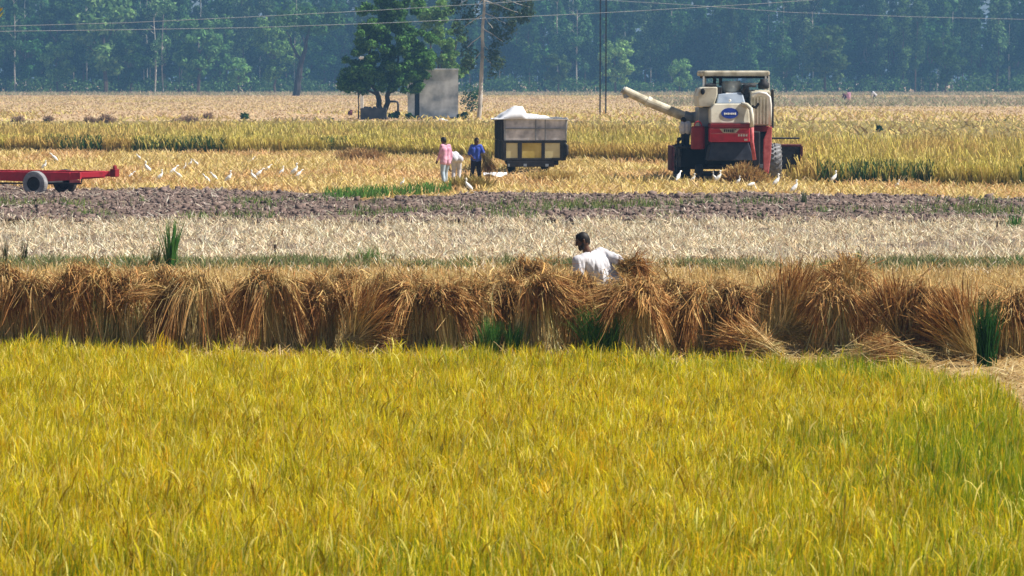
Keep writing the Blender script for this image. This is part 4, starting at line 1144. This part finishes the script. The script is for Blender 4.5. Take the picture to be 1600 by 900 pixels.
    capsule(m, pelv + sh * .06, pelv - sh * .06, .108 + p * .5, .108 + p * .5)
    for s_ in 'LR':
        Hp, K, A = J['hip' + s_], J['kn' + s_], J['an' + s_]
        capsule(m, Hp, K, .100 + p, .070 + p); capsule(m, K, K.lerp(A, .92), .070 + p, .056 + p)
    fuse("trousers", m, .013, trousers, t, 3)
    for s_ in 'LR':
        A = J['an' + s_]; fd = Vector(J.get('toe' + s_, Vector((f.x, f.y, 0)).normalized())).normalized()
        MB().prism([(-.045, -.1), (.045, -.1), (.05, .05), (.03, .17), (-.03, .17), (-.05, .05)], -.085, -.06)
        m = MB(); sd_ = Vector((-fd.y, fd.x, 0)); q = [A + fd * yy + sd_ * xx for xx, yy in [(-.045, -.09), (.045, -.09), (.052, .06), (.03, .175), (-.03, .175), (-.052, .06)]]
        zs = A.z - .088
        m.add([(v.x, v.y, zs) for v in q] + [(v.x, v.y, zs + .02) for v in q], [tuple(range(5, -1, -1)), tuple(range(6, 12))] + [(i, (i + 1) % 6, 6 + (i + 1) % 6, 6 + i) for i in range(6)])
        m.build("sandal", M[shoes], t)
    return t

def stand(h=1.7, **kw):
    s = h / 1.7
    J = dict(pelvis=(0, 0, .93), chest=(0, 0, 1.27), neck=(0, 0, 1.45), head=(0, .02, 1.585), shL=(-.18, 0, 1.40), shR=(.18, 0, 1.40),
             elL=(-.24, .02, 1.13), elR=(.24, .02, 1.13), wrL=(-.25, .05, .89), wrR=(.25, .05, .89), hipL=(-.09, 0, .90), hipR=(.09, 0, .90),
             knL=(-.10, .02, .50), knR=(.10, .02, .50), anL=(-.10, 0, .09), anR=(.10, 0, .09))
    J.update(kw)
    return {k: (v[0] * s, v[1] * s, v[2] * s) for k, v in J.items()}

# the man lifting sheaves, bent to the left, arm swung back with a bundle
g = G(935, 520)
s_ = g.y / F
gm = g.copy()
def L3(px, py, y=0.0):
    q = P(px, py, gm.y + y); return (q.x - gm.x, y, q.z)
J = dict(head=L3(910.5, 376, -.03), neck=L3(919, 398, .0), chest=L3(930, 412, .02), pelvis=L3(956, 448, .08),
         shL=L3(905, 407, -.16), shR=L3(938, 395, .16), elL=L3(905, 430, -.20), wrL=L3(900, 452, -.22), elR=L3(957, 402, .10), wrR=L3(977, 413, .02),
         hipL=L3(951, 454, 0), hipR=L3(961, 454, .16), knL=L3(922, 484, -.08), knR=L3(950, 486, .2), anL=L3(928, 516, -.06), anR=L3(962, 516, .24),
         palmR=(-.2, -.6, -.6), palmL=(.6, 0, 0), toeL=(-1, -.1, 0), toeR=(-1, -.1, 0))
man = person("man in a long white shirt bending among the sheaves with a straw bundle behind him", (g.x, g.y, 0), J, (-1, -.15, -.22), M['cotton'], M['cotton'], .12, .62, beard=True, vox=.007, curl=.9, pad=.032)
wr = Vector(J['wrR'])
MB().tube([wr.lerp(Vector(J['elR']), .26) + Vector((0, 0, 0)), wr.lerp(Vector(J['elR']), .20)], .042, 12).build("wristband", M['navy'], man)

g1 = G(696, 291)
person("man in a pink shirt and pale jeans walking away beside the grey trailer", (g1.x, g1.y, 0),
       stand(1.68, shL=(-.15, 0, 1.40), shR=(.15, 0, 1.40), elL=(-.20, .02, 1.13), head=(-.05, .04, 1.585), neck=(-.02, .01, 1.45), anR=(.12, .16, .09), knR=(.10, .12, .50), anL=(-.12, -.10, .09), knL=(-.10, .03, .5), wrL=(-.26, .12, .90), wrR=(.19, -.06, .90), elR=(.21, -.05, 1.13)),
       (-.35, 1, -.05), M['pink'], M['denim'], .09, .95, rz=R(38), pad=.008)
g2 = G(712.5, 285)
person("person in white bending down behind the man in the pink shirt", (g2.x, g2.y, 0),
       dict(pelvis=(.02, 0, .86), chest=(-.10, .26, .98), neck=(-.16, .42, .98), head=(-.20, .53, .94), shL=(-.28, .34, .98), shR=(.04, .40, .98), elL=(-.30, .42, .72), elR=(.0, .5, .70), wrL=(-.26, .5, .48), wrR=(-.05, .56, .46),
            hipL=(-.07, 0, .83), hipR=(.10, 0, .83), knL=(-.08, .06, .46), knR=(.12, .06, .46), anL=(-.10, -.02, .09), anR=(.10, -.02, .09)),
       (-.3, 1, -.6), M['cotton'], M['cotton'], .10, .9, pad=.008)
g3 = G(744, 288)
blue = person("man in a blue shirt and dark trousers carrying a brown straw bundle at his side", (g3.x, g3.y, 0),
       stand(1.62, shL=(-.155, 0, 1.40), shR=(.155, 0, 1.40), head=(.02, .0, 1.585), chest=(-.02, .0, 1.27), elR=(.28, -.06, 1.13), wrR=(.34, -.16, .98), elL=(-.26, -.02, 1.13), wrL=(-.14, -.20, .98), anL=(-.20, -.06, .09), knL=(-.13, -.04, .5), anR=(.14, .10, .09), palmR=(-.3, 0, -1), palmL=(1, 0, 0)),
       (.45, -.75, -.25), M['blueshirt'], M['navy'], .0, .35, hair_len=.02, pad=.008)
g4 = Frame(1141, 288, R(2)).o + Matrix.Rotation(R(2), 3, 'Z') @ Vector(Frame(1141, 288, R(2))(1071, 229, 1.45))
person("man in a whitish shirt standing on the left step of the red harvester", (g4.x, g4.y, g4.z - .0),
       stand(1.0, head=(-.12, .02, 1.56), neck=(-.07, 0, 1.43), wrL=(-.3, .2, 1.06), elL=(-.30, .06, 1.16), anL=(-.12, 0, .09)), (-.8, .5, -.2), M['cotton'], M['navy'], .0, .5)
g5 = G(1365.5, 157)
person("tiny far person in white bending near the forest, rightmost of the far figures", (g5.x, g5.y, 0),
       dict(pelvis=(.15, 0, .95), chest=(-.12, -.1, 1.28), neck=(-.26, -.15, 1.36), head=(-.36, -.18, 1.36), shL=(-.2, -.3, 1.3), shR=(-.14, .1, 1.3), elL=(-.3, -.35, 1.0), elR=(-.3, .05, 1.0), wrL=(-.36, -.32, .75), wrR=(-.38, .0, .75),
            hipL=(.1, -.09, .9), hipR=(.18, .09, .9), knL=(.02, -.1, .5), knR=(.16, .1, .5), anL=(.05, -.1, .09), anR=(.2, .1, .09)), (-1, -.2, -.6), M['cotton'], M['navy'], .15, .9, vox=.014, pad=.08)
g6 = G(1326, 159)
person("tiny far person in pale pink standing in the distant field near the forest", (g6.x, g6.y, 0), stand(1.6), (-.3, -1, 0), M['pink'], M['pink'], .2, .9, vox=.014, pad=.05)
g7 = G(1320.5, 158.5)
person("tiny far person in dark clothes stooping beside the pale pink figure", (g7.x, g7.y, 0),
       dict(pelvis=(.1, 0, .8), chest=(-.12, -.1, 1.02), neck=(-.24, -.15, 1.1), head=(-.34, -.18, 1.12), shL=(-.2, -.3, 1.05), shR=(-.14, .1, 1.05), elL=(-.3, -.35, .8), elR=(-.3, .05, .8), wrL=(-.36, -.32, .6), wrR=(-.38, .0, .6),
            hipL=(.1, -.09, .78), hipR=(.15, .09, .78), knL=(-.05, -.1, .45), knR=(.0, .1, .45), anL=(.08, -.1, .09), anR=(.12, .1, .09)), (-1, -.2, -.4), M['maroon'], M['navy'], .1, .9, vox=.014, pad=.06)

# ---------------------------------------------------------------- cattle egrets
def egret(pose):
    t = thing("egret", "white egret", "egret", (0, 0, 0), 0, "white egrets feeding on the cut field")
    m = MB()
    if pose == 'up':
        sp = [(-.13, 0, .20), (-.06, 0, .25), (.02, 0, .32), (.075, 0, .40)]; rr = [.02, .062, .066, .035]
        nk = [(.06, 0, .37), (.085, 0, .43), (.06, 0, .48), (.07, 0, .525)]
    elif pose == 'lean':
        sp = [(-.16, 0, .20), (-.08, 0, .25), (.0, 0, .32), (.075, 0, .385)]; rr = [.018, .056, .066, .035]
        nk = [(.06, 0, .37), (.115, 0, .43), (.14, 0, .46), (.18, 0, .48)]
    else:
        sp = [(-.18, 0, .24), (-.09, 0, .26), (.0, 0, .30), (.10, 0, .34)]; rr = [.018, .06, .068, .04]
        nk = [(.08, 0, .32), (.13, 0, .27), (.16, 0, .20), (.19, 0, .14)]
    for i in range(3): capsule(m, sp[i], sp[i + 1], rr[i], rr[i + 1], 10)
    for i in range(3): capsule(m, nk[i], nk[i + 1], .026, .021, 8)
    hd_ = Vector(nk[-1]); dr = Vector((1, 0, -.15)) if pose != 'feed' else Vector((.6, 0, -.8))
    capsule(m, hd_, hd_ + dr * .03, .028, .022, 8)
    if pose == 'wing':
        pass
    fuse("body", m, .012, M['feather'], t, 2)
    MB().tube([hd_ + dr * .04, hd_ + dr * .11], .011, 6, .002).build("beak", M['beak'], t)
    for k in (-1, 1):
        MB().tube([(.0, .03 * k, .26), (-.02, .03 * k, .13), (.0, .03 * k, .0)], .009, 5, .007).bar((0, .03 * k, .006), (.07, .03 * k, .006), .02, .01).build("leg", M['legdark'], t)
    return t
EG = {k: egret(k) for k in ('up', 'lean', 'feed')}
used = set()
EGRETS = [
 (69, 270, 'up', 0, 1.0, "egret standing behind the red flat trailer's beam, above its wheel"),
 (85, 258, 'lean', 160, 1.15, "egret with tail up farthest left and farthest back, behind the red flat trailer"),
 (205, 283, 'lean', 20, .8, "faint egret nearest the red flat trailer's hitch"),
 (218, 256, 'lean', 150, .95, "egret leaning left at the back of the flock, alone near the crop edge"),
 (231, 277, 'up', 170, 1.25, "largest egret of the left flock, standing tall with a hunched neck"),
 (250, 289, 'up', 10, 1.1, "egret standing alone in front of the left flock, above the ploughed soil"),
 (271, 279, 'lean', 30, 1.1, "egret with raised back, left one of the tight group in the flock's middle"),
 (279, 284, 'lean', 200, .9, "egret in front of the tight group, its body low and turned left"),
 (288, 270, 'up', 20, .8, "small egret just right of the tight group's middle"),
 (297, 264, 'up', 0, .85, "upright egret at the back of the tight group"),
 (307, 264, 'lean', 160, .85, "egret leaning down to the left at the right end of the tight group"),
 (323, 291, 'lean', 150, .95, "left one of two egrets bowing left at the edge of the ploughed soil"),
 (335, 288, 'lean', 150, .95, "right one of two egrets bowing left at the edge of the ploughed soil"),
 (357, 292, 'up', 0, 1.15, "slim upright egret alone at the edge of ploughed soil, left of the pair"),
 (394, 257, 'lean', 20, .75, "egret far back and alone between the left and the right half of the flock"),
 (396, 287, 'up', 170, 1.0, "left one of two egrets standing side by side in the flock's right half"),
 (405, 283, 'lean', 20, 1.05, "right one of two egrets standing side by side in the flock's right half"),
 (419, 272, 'lean', 25, .85, "egret stretching to the right behind the side-by-side pair"),
 (440, 279, 'up', 10, .95, "egret standing alone between the side-by-side pair and the flock's right end"),
 (460, 282, 'up', 0, 1.3, "tallest egret at the right end of the flock, neck stretched up"),
 (467, 283, 'lean', 30, .95, "egret half hidden beside the tallest one at the flock's right end"),
 (628.5, 295, 'up', 0, .75, "small egret at the green grass patch left of the pink-shirted man"),
 (732, 306, 'up', 165, 1.15, "egret standing in front of the blue-shirted man, on the ploughed soil's edge"),
 (1060, 291, 'lean', 60, 1.2, "egret leaning at the left wheel of the red harvester"),
 (1082.5, 291, 'up', 0, .9, "thin egret standing between the left wheels of the red harvester"),
 (1117, 288, 'up', 180, .9, "egret hidden partly behind its neighbour left of the chaff heap"),
 (1122, 292, 'up', 10, 1.15, "largest egret under the back of the red harvester, left of the chaff heap"),
 (1153, 294, 'up', 0, .85, "small egret in front of the chaff heap behind the harvester"),
 (1174, 300, 'feed', 20, .95, "egret feeding with lowered head right of the chaff heap"),
 (1213, 298, 'up', 20, 1.15, "egret standing by the right rear wheel of the red harvester"),
 (1241, 309, 'up', 20, 1.15, "egret at the edge of the ploughed soil right of the red harvester"),
 (1303, 291, 'up', 25, 1.1, "egret in front of the dark green crop edge, right of the harvester"),
 (1402, 298, 'up', 0, .75, "rightmost egret, small and alone before the crop edge"),
]
for (px, py, pose, rz, sc, lb) in EGRETS:
    o = EG[pose] if pose not in used else copy_tree(EG[pose])
    used.add(pose)
    g = G(px, py)
    o.location = (g.x, g.y, 0.0); o.rotation_euler = (0, 0, R(rz)); o.scale = (sc * .9,) * 3
    o["label"] = "white " + lb

# ---------------------------------------------------------------- rice sheaves
STALK = [(.58, .44, .20), (.72, .59, .31), (.42, .30, .12), (.36, .33, .14)]
EARS = [(.32, .155, .055), (.44, .24, .085), (.20, .09, .035), (.56, .37, .15)]

def spline(P4, K):
    """four control points (N,4,3) -> K samples of a Catmull-Rom style curve through them"""
    t = np.linspace(0, 1, K); N = len(P4); out = np.zeros((N, K, 3))
    seg = np.minimum((t * 3).astype(int), 2); u = t * 3 - seg
    ext = np.concatenate([2 * P4[:, :1] - P4[:, 1:2], P4, 2 * P4[:, 3:] - P4[:, 2:3]], 1)
    for k in range(K):
        s, q = seg[k], u[k]
        a, b, c, d = ext[:, s], ext[:, s + 1], ext[:, s + 2], ext[:, s + 3]
        out[:, k] = .5 * (2 * b + (c - a) * q + (2 * a - 5 * b + 4 * c - d) * q * q + (3 * b - 3 * c + d - a) * q ** 3)
    return out

def stook(H=1.0, r0=.26, rn=.10, rh=.38, neck=.72, droop=.35, lean=(0, 0), n=800, pale=.3, flat=.75, green=0.0, hollow=0.0):
    """standing sheaf: stalks gathered at the neck, heavy ears falling outward over it in uneven locks"""
    nl = 30
    la = rng.uniform(0, 2 * math.pi, nl); lq = np.sqrt(rng.uniform(.02, 1, nl)); lk = rng.integers(0, nl, n)
    lrise, ldroop, lout = rng.uniform(.6, 1.12, nl), rng.uniform(.1, 1.5, nl), rng.uniform(.55, 1.35, nl)
    lz, lbr = rng.normal(0, .05, nl), rng.uniform(.6, 1.3, nl)
    stray = (rng.random(n) < .10)[:, None]
    a = la[lk] + rng.normal(0, .13, n); q = np.clip(lq[lk] + rng.normal(0, .08, n), .05, 1.15)
    a = np.where(stray[:, 0], rng.uniform(0, 6.28, n), a)
    ca, sa = np.cos(a), np.sin(a) * flat
    lx, ly = lean; ly = ly - .06
    bx_ = rng.normal(0, .30) * rh; by_ = -abs(rng.normal(0, .25)) * rh
    j = lambda s: rng.normal(0, s, (n, 3)) * (1 + 1.6 * stray)
    swirl = rng.normal(0, .35, nl)[lk]
    p0 = np.stack([r0 * q * np.cos(a + swirl), r0 * q * np.sin(a + swirl) * flat, np.zeros(n)], -1) + j(.025) * [1, 1, 0]
    p1 = np.stack([lx * neck + rn * q * ca, ly * neck + rn * q * sa, neck * H + lz[lk] * H], -1) + j(.028)
    p2 = np.stack([lx + bx_ * .4 + rh * .6 * q * ca * lout[lk], ly + by_ * .4 + rh * .6 * q * sa * lout[lk], neck * H + (1 - neck) * H * lrise[lk] * rng.uniform(.7, 1.1, n) * (1 - .35 * q ** 2)], -1) + j(.035)
    dr = droop * ldroop[lk] * rng.uniform(.6, 1.2, n) * (.25 + q)
    p3 = np.stack([lx * 1.1 + bx_ + rh * 1.1 * q * ca * lout[lk], ly * 1.1 + by_ + rh * 1.1 * q * sa * lout[lk], p2[:, 2] - dr + .06], -1) + j(.06)
    p3[:, 2] = np.maximum(p3[:, 2], .06)
    mid = rng.normal(0, .035, (n, 3)) * [1, 1, .2]
    pts = spline(np.stack([p0, p1, p2, p3], 1), 9)
    pts[:, 1:4] += mid[:, None, :]; pts[:, 5:7] += rng.normal(0, .02, (n, 1, 3))
    if hollow > 0:                            # the front has fallen open: a dark hollow under the ears
        ga = -math.pi / 2 + rng.normal(0, .5)
        da = np.abs((a - ga + math.pi) % (2 * math.pi) - math.pi)
        keep = ~((da < hollow * rng.uniform(.7, 1.2, n)) & (q > .30) & (rng.random(n) < .93))
        keep |= rng.random(n) < .025
        pts, q, lk, a = pts[keep], q[keep], lk[keep], a[keep]; n = len(pts)
    st = tint(n, STALK, None, .3) * (.92 + .35 * pale) * lbr[lk][:, None]
    if green > 0:
        k = rng.random(n) < green; st[k] = tint(int(k.sum()), [(.22, .28, .10), (.14, .22, .07)])
    e = tint(n, EARS, None, .3) * lbr[lk][:, None]
    V, Q, C = strands(pts, rng.uniform(.0055, .0115, n), st, e, None, np.array([.9, .9, .8, .7, .7, .8, 1.1, 1.2, .5]))
    w = np.clip((np.arange(9) - 4.2) / 2.2, 0, 1)[None, :, None, None]
    C = st[:, None, None, :] * (1 - w) + e[:, None, None, :] * w + 0 * C.reshape(n, 9, 2, 3)
    return V, Q, np.clip(C, 0, .85).reshape(-1, 3)

def fan(L=.8, ang=80, spread=30, tie=.05, n=600, thick=.22, droop=.1, out=0.0, cut=.12):
    """sheaf lying or leaning: tied near one end, fanning out along a direction in the XZ plane"""
    b = np.radians(ang + rng.normal(0, spread * .5, n)); el = rng.normal(0, .25, n) + out
    d = np.stack([np.cos(b) * np.cos(el), np.sin(el), np.sin(b) * np.cos(el)], -1)
    ln = L * rng.uniform(.75, 1.1, n)
    j = lambda s: rng.normal(0, s, (n, 3))
    ax = np.array([math.cos(R(ang)), out, math.sin(R(ang))])
    p1 = j(tie); p0 = p1 - d * cut * rng.uniform(.6, 1.3, (n, 1)) + j(.02)
    p2 = p1 + d * (ln * .55)[:, None] + j(thick * .12)
    p3 = p1 + d * ln[:, None] + j(thick * .3); p3[:, 2] -= droop * rng.uniform(.2, 1.6, n)
    pts = spline(np.stack([p0, p1, p2, p3], 1), 8)
    pts[:, :, 2] = np.maximum(pts[:, :, 2], -1e9)
    st, e = tint(n, STALK), tint(n, EARS)
    V, Q, C = strands(pts, rng.uniform(.006, .014, n), st, e, None, np.array([.8, .9, .9, .8, .8, 1.1, 1.2, .5]))
    w = np.clip((np.arange(8) - 3.6) / 2.2, 0, 1)[None, :, None, None]
    C = st[:, None, None, :] * (1 - w) + e[:, None, None, :] * w + 0 * C.reshape(n, 8, 2, 3)
    return V, Q, C.reshape(-1, 3)

SG = "rice sheaves set down in a long row"
def add_sheaf(px, py, parts, label, cat="sheaf", name="rice_sheaf", group=SG):
    g = G(px, py); s = g.y / F
    c = Cloud()
    for (V, Q, C), (dx, dy, dz) in parts:
        V = V + np.array([dx * s, dy, dz * s]); V[:, 2] = np.maximum(V[:, 2], .012 + .03 * rng.random(len(V)))
        c.add((V, Q, C))
    o = c.build(name, M['sheaf']); o.location = (g.x, g.y, 0)
    return tag(o, label, cat, group)

# standing sheaves: px centre, base py, height px, width px, options, label
def std(px, py, hpx, wpx, label, lean=0.0, **kw):
    s = G(px, py).y / F; h, w = hpx * s, wpx * s
    h *= rng.uniform(.93, 1.06)
    o = dict(H=h, r0=w * .42, rn=w * .19, rh=w * .62, neck=rng.uniform(.58, .72), droop=h * .36, lean=(lean * s, kw.pop('ly', 0)), n=2300, hollow=rng.choice([.35, .6, .8, .95]))
    o.update(kw)
    return add_sheaf(px, py, [(stook(**o), (0, 0, 0))], label)

std(8, 545, 118, 62, "standing sheaf cut by the left edge of the photo, front row", 4)
std(62, 548, 122, 60, "brown-topped standing sheaf, second from the left in the front row", -8)
std(108, 549, 124, 58, "standing sheaf with ears falling over its right side, third from the left", 8)
std(160, 550, 126, 60, "standing sheaf with greyish green stalks, just left of the pale straw one", 4, green=.25)
std(207, 550, 118, 48, "pale yellow upright sheaf with straight stalks, left of the widest arched one", 2, pale=1.0, r0=.16, droop=.2, hollow=0)
std(308, 552, 128, 130, "widest sheaf, an arch of brown ears falling over a dark hollow", 0, rn=.20, rh=.62, droop=.62, n=3000, r0=.42, hollow=1.0)
std(425, 552, 122, 118, "broad brown sheaf spreading like a tent, right of the widest arched one", -4, rn=.12, rh=.5, droop=.55, n=2600, r0=.38, hollow=.7)
std(505, 550, 116, 66, "medium brown sheaf between the tent-shaped one and the fanned one", 6)
add_sheaf(556, 556, [(fan(.84, 55, 42, .05, 900, .2, .10), (-4, 0, 26)), (fan(.62, 12, 30, .05, 420, .2, .08), (-2, -.1, 18)), (stook(.98, .22, .10, .34, .7, .3, (-.05, 0), 600), (20, .3, 0))], "sheaf fanned out to the right from a tie at its lower left")
std(655, 553, 118, 80, "large rough brown sheaf with tangled ears, right of the fanned one", -6, n=1900)
std(702, 554, 116, 86, "large sheaf with tilted dark stalks, left of the green-streaked pale one", -16, n=1900)
std(747, 553, 108, 44, "narrow pale sheaf with green-streaked stalks, left of the two green grass tufts", -2, green=.4, pale=.9, droop=.2)
std(790, 548, 112, 70, "brown sheaf behind the two green grass tufts", 4)
std(840, 556, 122, 80, "pale sheaf with long straight stalks standing left of the stooping man", -2, pale=.9, r0=.34, droop=.3, n=1900)
std(905, 552, 118, 66, "loose pinkish brown sheaf directly in front of the white-shirted man", 4)
std(948, 552, 112, 62, "sheaf behind the bushy green plant, in front of the white-shirted man", 6, green=.2)
std(1003, 560, 120, 96, "tall pale sheaf with splayed feet, right of the bushy green plant", -10, pale=.9, r0=.38, droop=.28, n=2200)
std(1038, 560, 118, 50, "pale slanting sheaf leaning on the tall splayed one", -30, pale=.8, r0=.2, droop=.2)
std(1088, 558, 112, 84, "dark-hollowed brown sheaf right of the splayed pale ones", 4, rn=.2, rh=.42, droop=.5)
std(1143, 557, 116, 70, "brown sheaf with twisted stalks, left of the sheaf pointing up and right", 4)
add_sheaf(1165, 562, [(fan(.75, 168, 34, .06, 700, .2, .05), (36, -.35, 14)), (fan(.5, 20, 46, .06, 260, .2, .05), (-20, -.3, 10))], "sheaf lying flat on the ground with ears pointing left, right of centre")
add_sheaf(1228, 556, [(fan(.86, 66, 30, .06, 1000, .22, .05, .1), (-2, 0, 44)), (fan(.55, -10, 40, .06, 420, .2, .10), (8, -.1, 36))], "sheaf standing on its tie and fanning up and right, left of the tallest heap")
std(1295, 558, 118, 90, "tangled brown sheaf below the tallest heap, at its left foot", 6, n=2000)
add_sheaf(1330, 552, [(stook(1.24, .34, .16, .42, .76, .4, (.0, .3), 1300), (0, .35, 0)), (fan(.6, 100, 60, .08, 500, .25, .15), (-6, .1, 84)), (stook(.8, .2, .1, .3, .7, .4, (.1, 0), 500), (26, -.1, 0))], "tallest heap of sheaves with a reddish brown peak, right part of the row")
add_sheaf(1406, 560, [(fan(.72, 98, 30, .05, 900, .18, .04), (-2, 0, 36)), (fan(.4, 20, 50, .05, 240, .2, .1), (0, -.1, 22))], "pale sheaf fanning straight up like a broom, right of the tallest heap")
std(1442, 560, 112, 66, "dark tangled brown sheaf between the two broom-shaped ones", -4)
add_sheaf(1516, 566, [(fan(.92, 124, 34, .05, 1000, .2, .05), (2, 0, 14)), (stook(.9, .22, .12, .36, .7, .4, (-.05, 0), 600), (-34, .5, 0))], "sheaf fanning up and left from its tie, left of the tall green plant")
std(1588, 562, 96, 80, "low dark sheaf cut by the right edge of the photo", -6, rn=.2, rh=.4, droop=.4)
std(1546, 556, 92, 50, "short brown sheaf behind the tall green plant", 2)
add_sheaf(1380, 570, [(fan(.75, 6, 24, .07, 600, .18, .06), (-60, -.3, 6)), (fan(.7, 172, 26, .07, 500, .18, .06), (50, -.2, 8))], "two loose straw bundles lying on the ground before the broom-shaped sheaves", group=SG)
# second row, showing above and between
BACK = "half-hidden sheaf of the rear row, its ears showing above the front row"
for i, px in enumerate([38, 92, 135, 185, 245, 375, 465, 535, 600, 640, 730, 775, 870, 1110, 1200, 1260]):
    s = 1.0 + .1 * ((i * 7) % 5 - 2) / 2
    std(px, 522 + (i * 5) % 9, 96 * s - (8 if px > 1000 else 0), 74, BACK, (i % 3 - 1) * 6, n=700)
std(815, 520, 108, 84, "brown rear sheaf with ears flopped over its top, left of the stooping man", 4, droop=.3, n=1700)
std(1060, 527, 92, 60, "half-hidden sheaf of the rear row, right of the lifted bundle", 0)
# the bundle in the man's hand
wv = Vector((man.location.x + J['wrR'][0], man.location.y + J['wrR'][1], J['wrR'][2])) if False else None
bd = Vector(L3(979, 416, .0))
V, Q, C = fan(.34, -12, 62, .035, 620, .16, .06, 0, .10)
ho = link("straw_bundle", np_mesh("straw_bundle", V, Q, C * np.array([.75, .6, .5])), M['sheaf'])
ho.location = (g.x * 0 + man.location.x + bd.x, man.location.y + bd.y, bd.z)
tag(ho, "reddish brown straw bundle held in the stooping man's swung-back hand", "bundle")
V, Q, C = fan(.48, -66, 34, .05, 420, .15, .06, 0, .12)
ho = link("straw_bundle", np_mesh("straw_bundle", V, Q, C * .42), M['straw'])
ho.location = (g3.x + .33, g3.y - .15, .93)
tag(ho, "dark brown straw bundle hanging at the blue-shirted man's side", "bundle")

# ---------------------------------------------------------------- single green plants
def tuft(px, py, hpx, wpx, n, label, cols=None, lean=0.0, wd=.014, spread=.35, name="grass_tuft", cat="grass tuft"):
    g = G(px, py); s = g.y / F
    h = hpx * s; w = wpx * s
    p = np.stack([rng.normal(0, w * .16, n), rng.normal(0, w * .16, n), np.zeros(n)], -1)
    cols = cols or GREEN
    t = blades(p, h * rng.uniform(.55, 1.05, n), wd * rng.uniform(.6, 1.3, n), tint(n, cols), tint(n, [(.06, .19, .04), (.10, .24, .05)] if cols is GREEN else cols), lean=(0, spread * .45), bend=(0, spread), K=6, wind=lean, wprof=np.array([.7, 1, .95, .8, .5, .1]))
    o = link(name, np_mesh(name, *t), M['leaf']); o.location = (g.x, g.y, 0)
    return tag(o, label, cat)
tuft(267, 428, 92, 16, 90, "tall bright green spiky grass plant rising on the bank above the widest sheaf", lean=.55, wd=.024, spread=.42)
tuft(243, 428, 50, 20, 50, "smaller olive grass plant on the bank, just left of the tall spiky one", [(.14, .17, .06), (.2, .22, .08)], .3, .02, .4)
tuft(8, 424, 54, 10, 16, "thin dark weed stalks on the bank at the left edge", [(.05, .06, .03), (.08, .08, .04)], .2, .03, .2)
tuft(38, 424, 56, 10, 14, "thin dark weed stalk on the bank, second from the left edge", [(.05, .06, .03), (.08, .08, .04)], -.2, .03, .3)
tuft(190, 422, 30, 34, 60, "low green weed on the bank left of the spiky grass plants", None, 0, .02, .8)
tuft(575, 420, 40, 60, 120, "wide light green grass clump on the bank, centre-left", [(.14, .24, .06), (.22, .30, .10)], 0, .02, .7)
tuft(726, 420, 28, 40, 90, "dark green grass clump on the bank left of the stooping man", None, 0, .02, .8)
tuft(790, 424, 32, 18, 40, "small olive grass clump on the bank behind the flopped sheaf", [(.16, .2, .07), (.24, .24, .1)], 0, .02, .5)
tuft(1341, 424, 34, 12, 30, "small green tuft rising behind the tallest heap", None, 0, .02, .4)
tuft(1590, 424, 30, 30, 60, "green weed clump on the bank at the right edge", None, 0, .02, .7)
tuft(768, 560, 66, 34, 220, "green grass tuft in front of the row, left one of two near its middle", lean=.1, wd=.011, spread=.55)
tuft(802, 560, 60, 30, 190, "green grass tuft in front of the row, right one of two near its middle", lean=.1, wd=.011, spread=.6)
tuft(942, 560, 94, 80, 520, "bushy green plant growing before the sheaves below the stooping man", wd=.011, spread=1.0)
tuft(1541, 576, 118, 34, 230, "tall dark green grass plant standing right of the left-leaning fanned sheaf", [(.025, .08, .02), (.04, .12, .03)], .3, .013, .42)
tuft(237, 652, 118, 14, 26, "single green weed standing above the ripe rice at the left", None, .1, .018, .3)
tuft(945, 655, 70, 40, 60, "fresh green clump in the rice margin below the bushy plant", None, .1, .012, .5)
tuft(1185, 352, 24, 22, 40, "green weed between ploughed soil and pale stubble, right of centre", None, 0, .03, .6)
tuft(1585, 362, 30, 44, 70, "green weeds at the right edge of the ploughed soil", None, 0, .03, .7)
tuft(1256, 330, 36, 14, 30, "upright grey-green weed at the edge of the ploughed soil right of the harvester", [(.12, .15, .09), (.16, .18, .1)], 0, .03, .3)
fr = Frame(430, 407)
tag(MB().tube([(0, 0, -.05), (.015, 0, .16), (.0, 0, .33)], .045, 7, .03).build("tree_stump", M['bark']), "short dark dead stump standing in the pale stubble by the bank", "stump").location = fr.o
tag(MB().tube([(0, 0, -.05), (.02, 0, .2), (.03, 0, .38)], .035, 7, .02).build("tree_stump", M['bark']), "short dark stump at the right where the ploughed soil meets pale stubble", "stump").location = G(1556, 372)
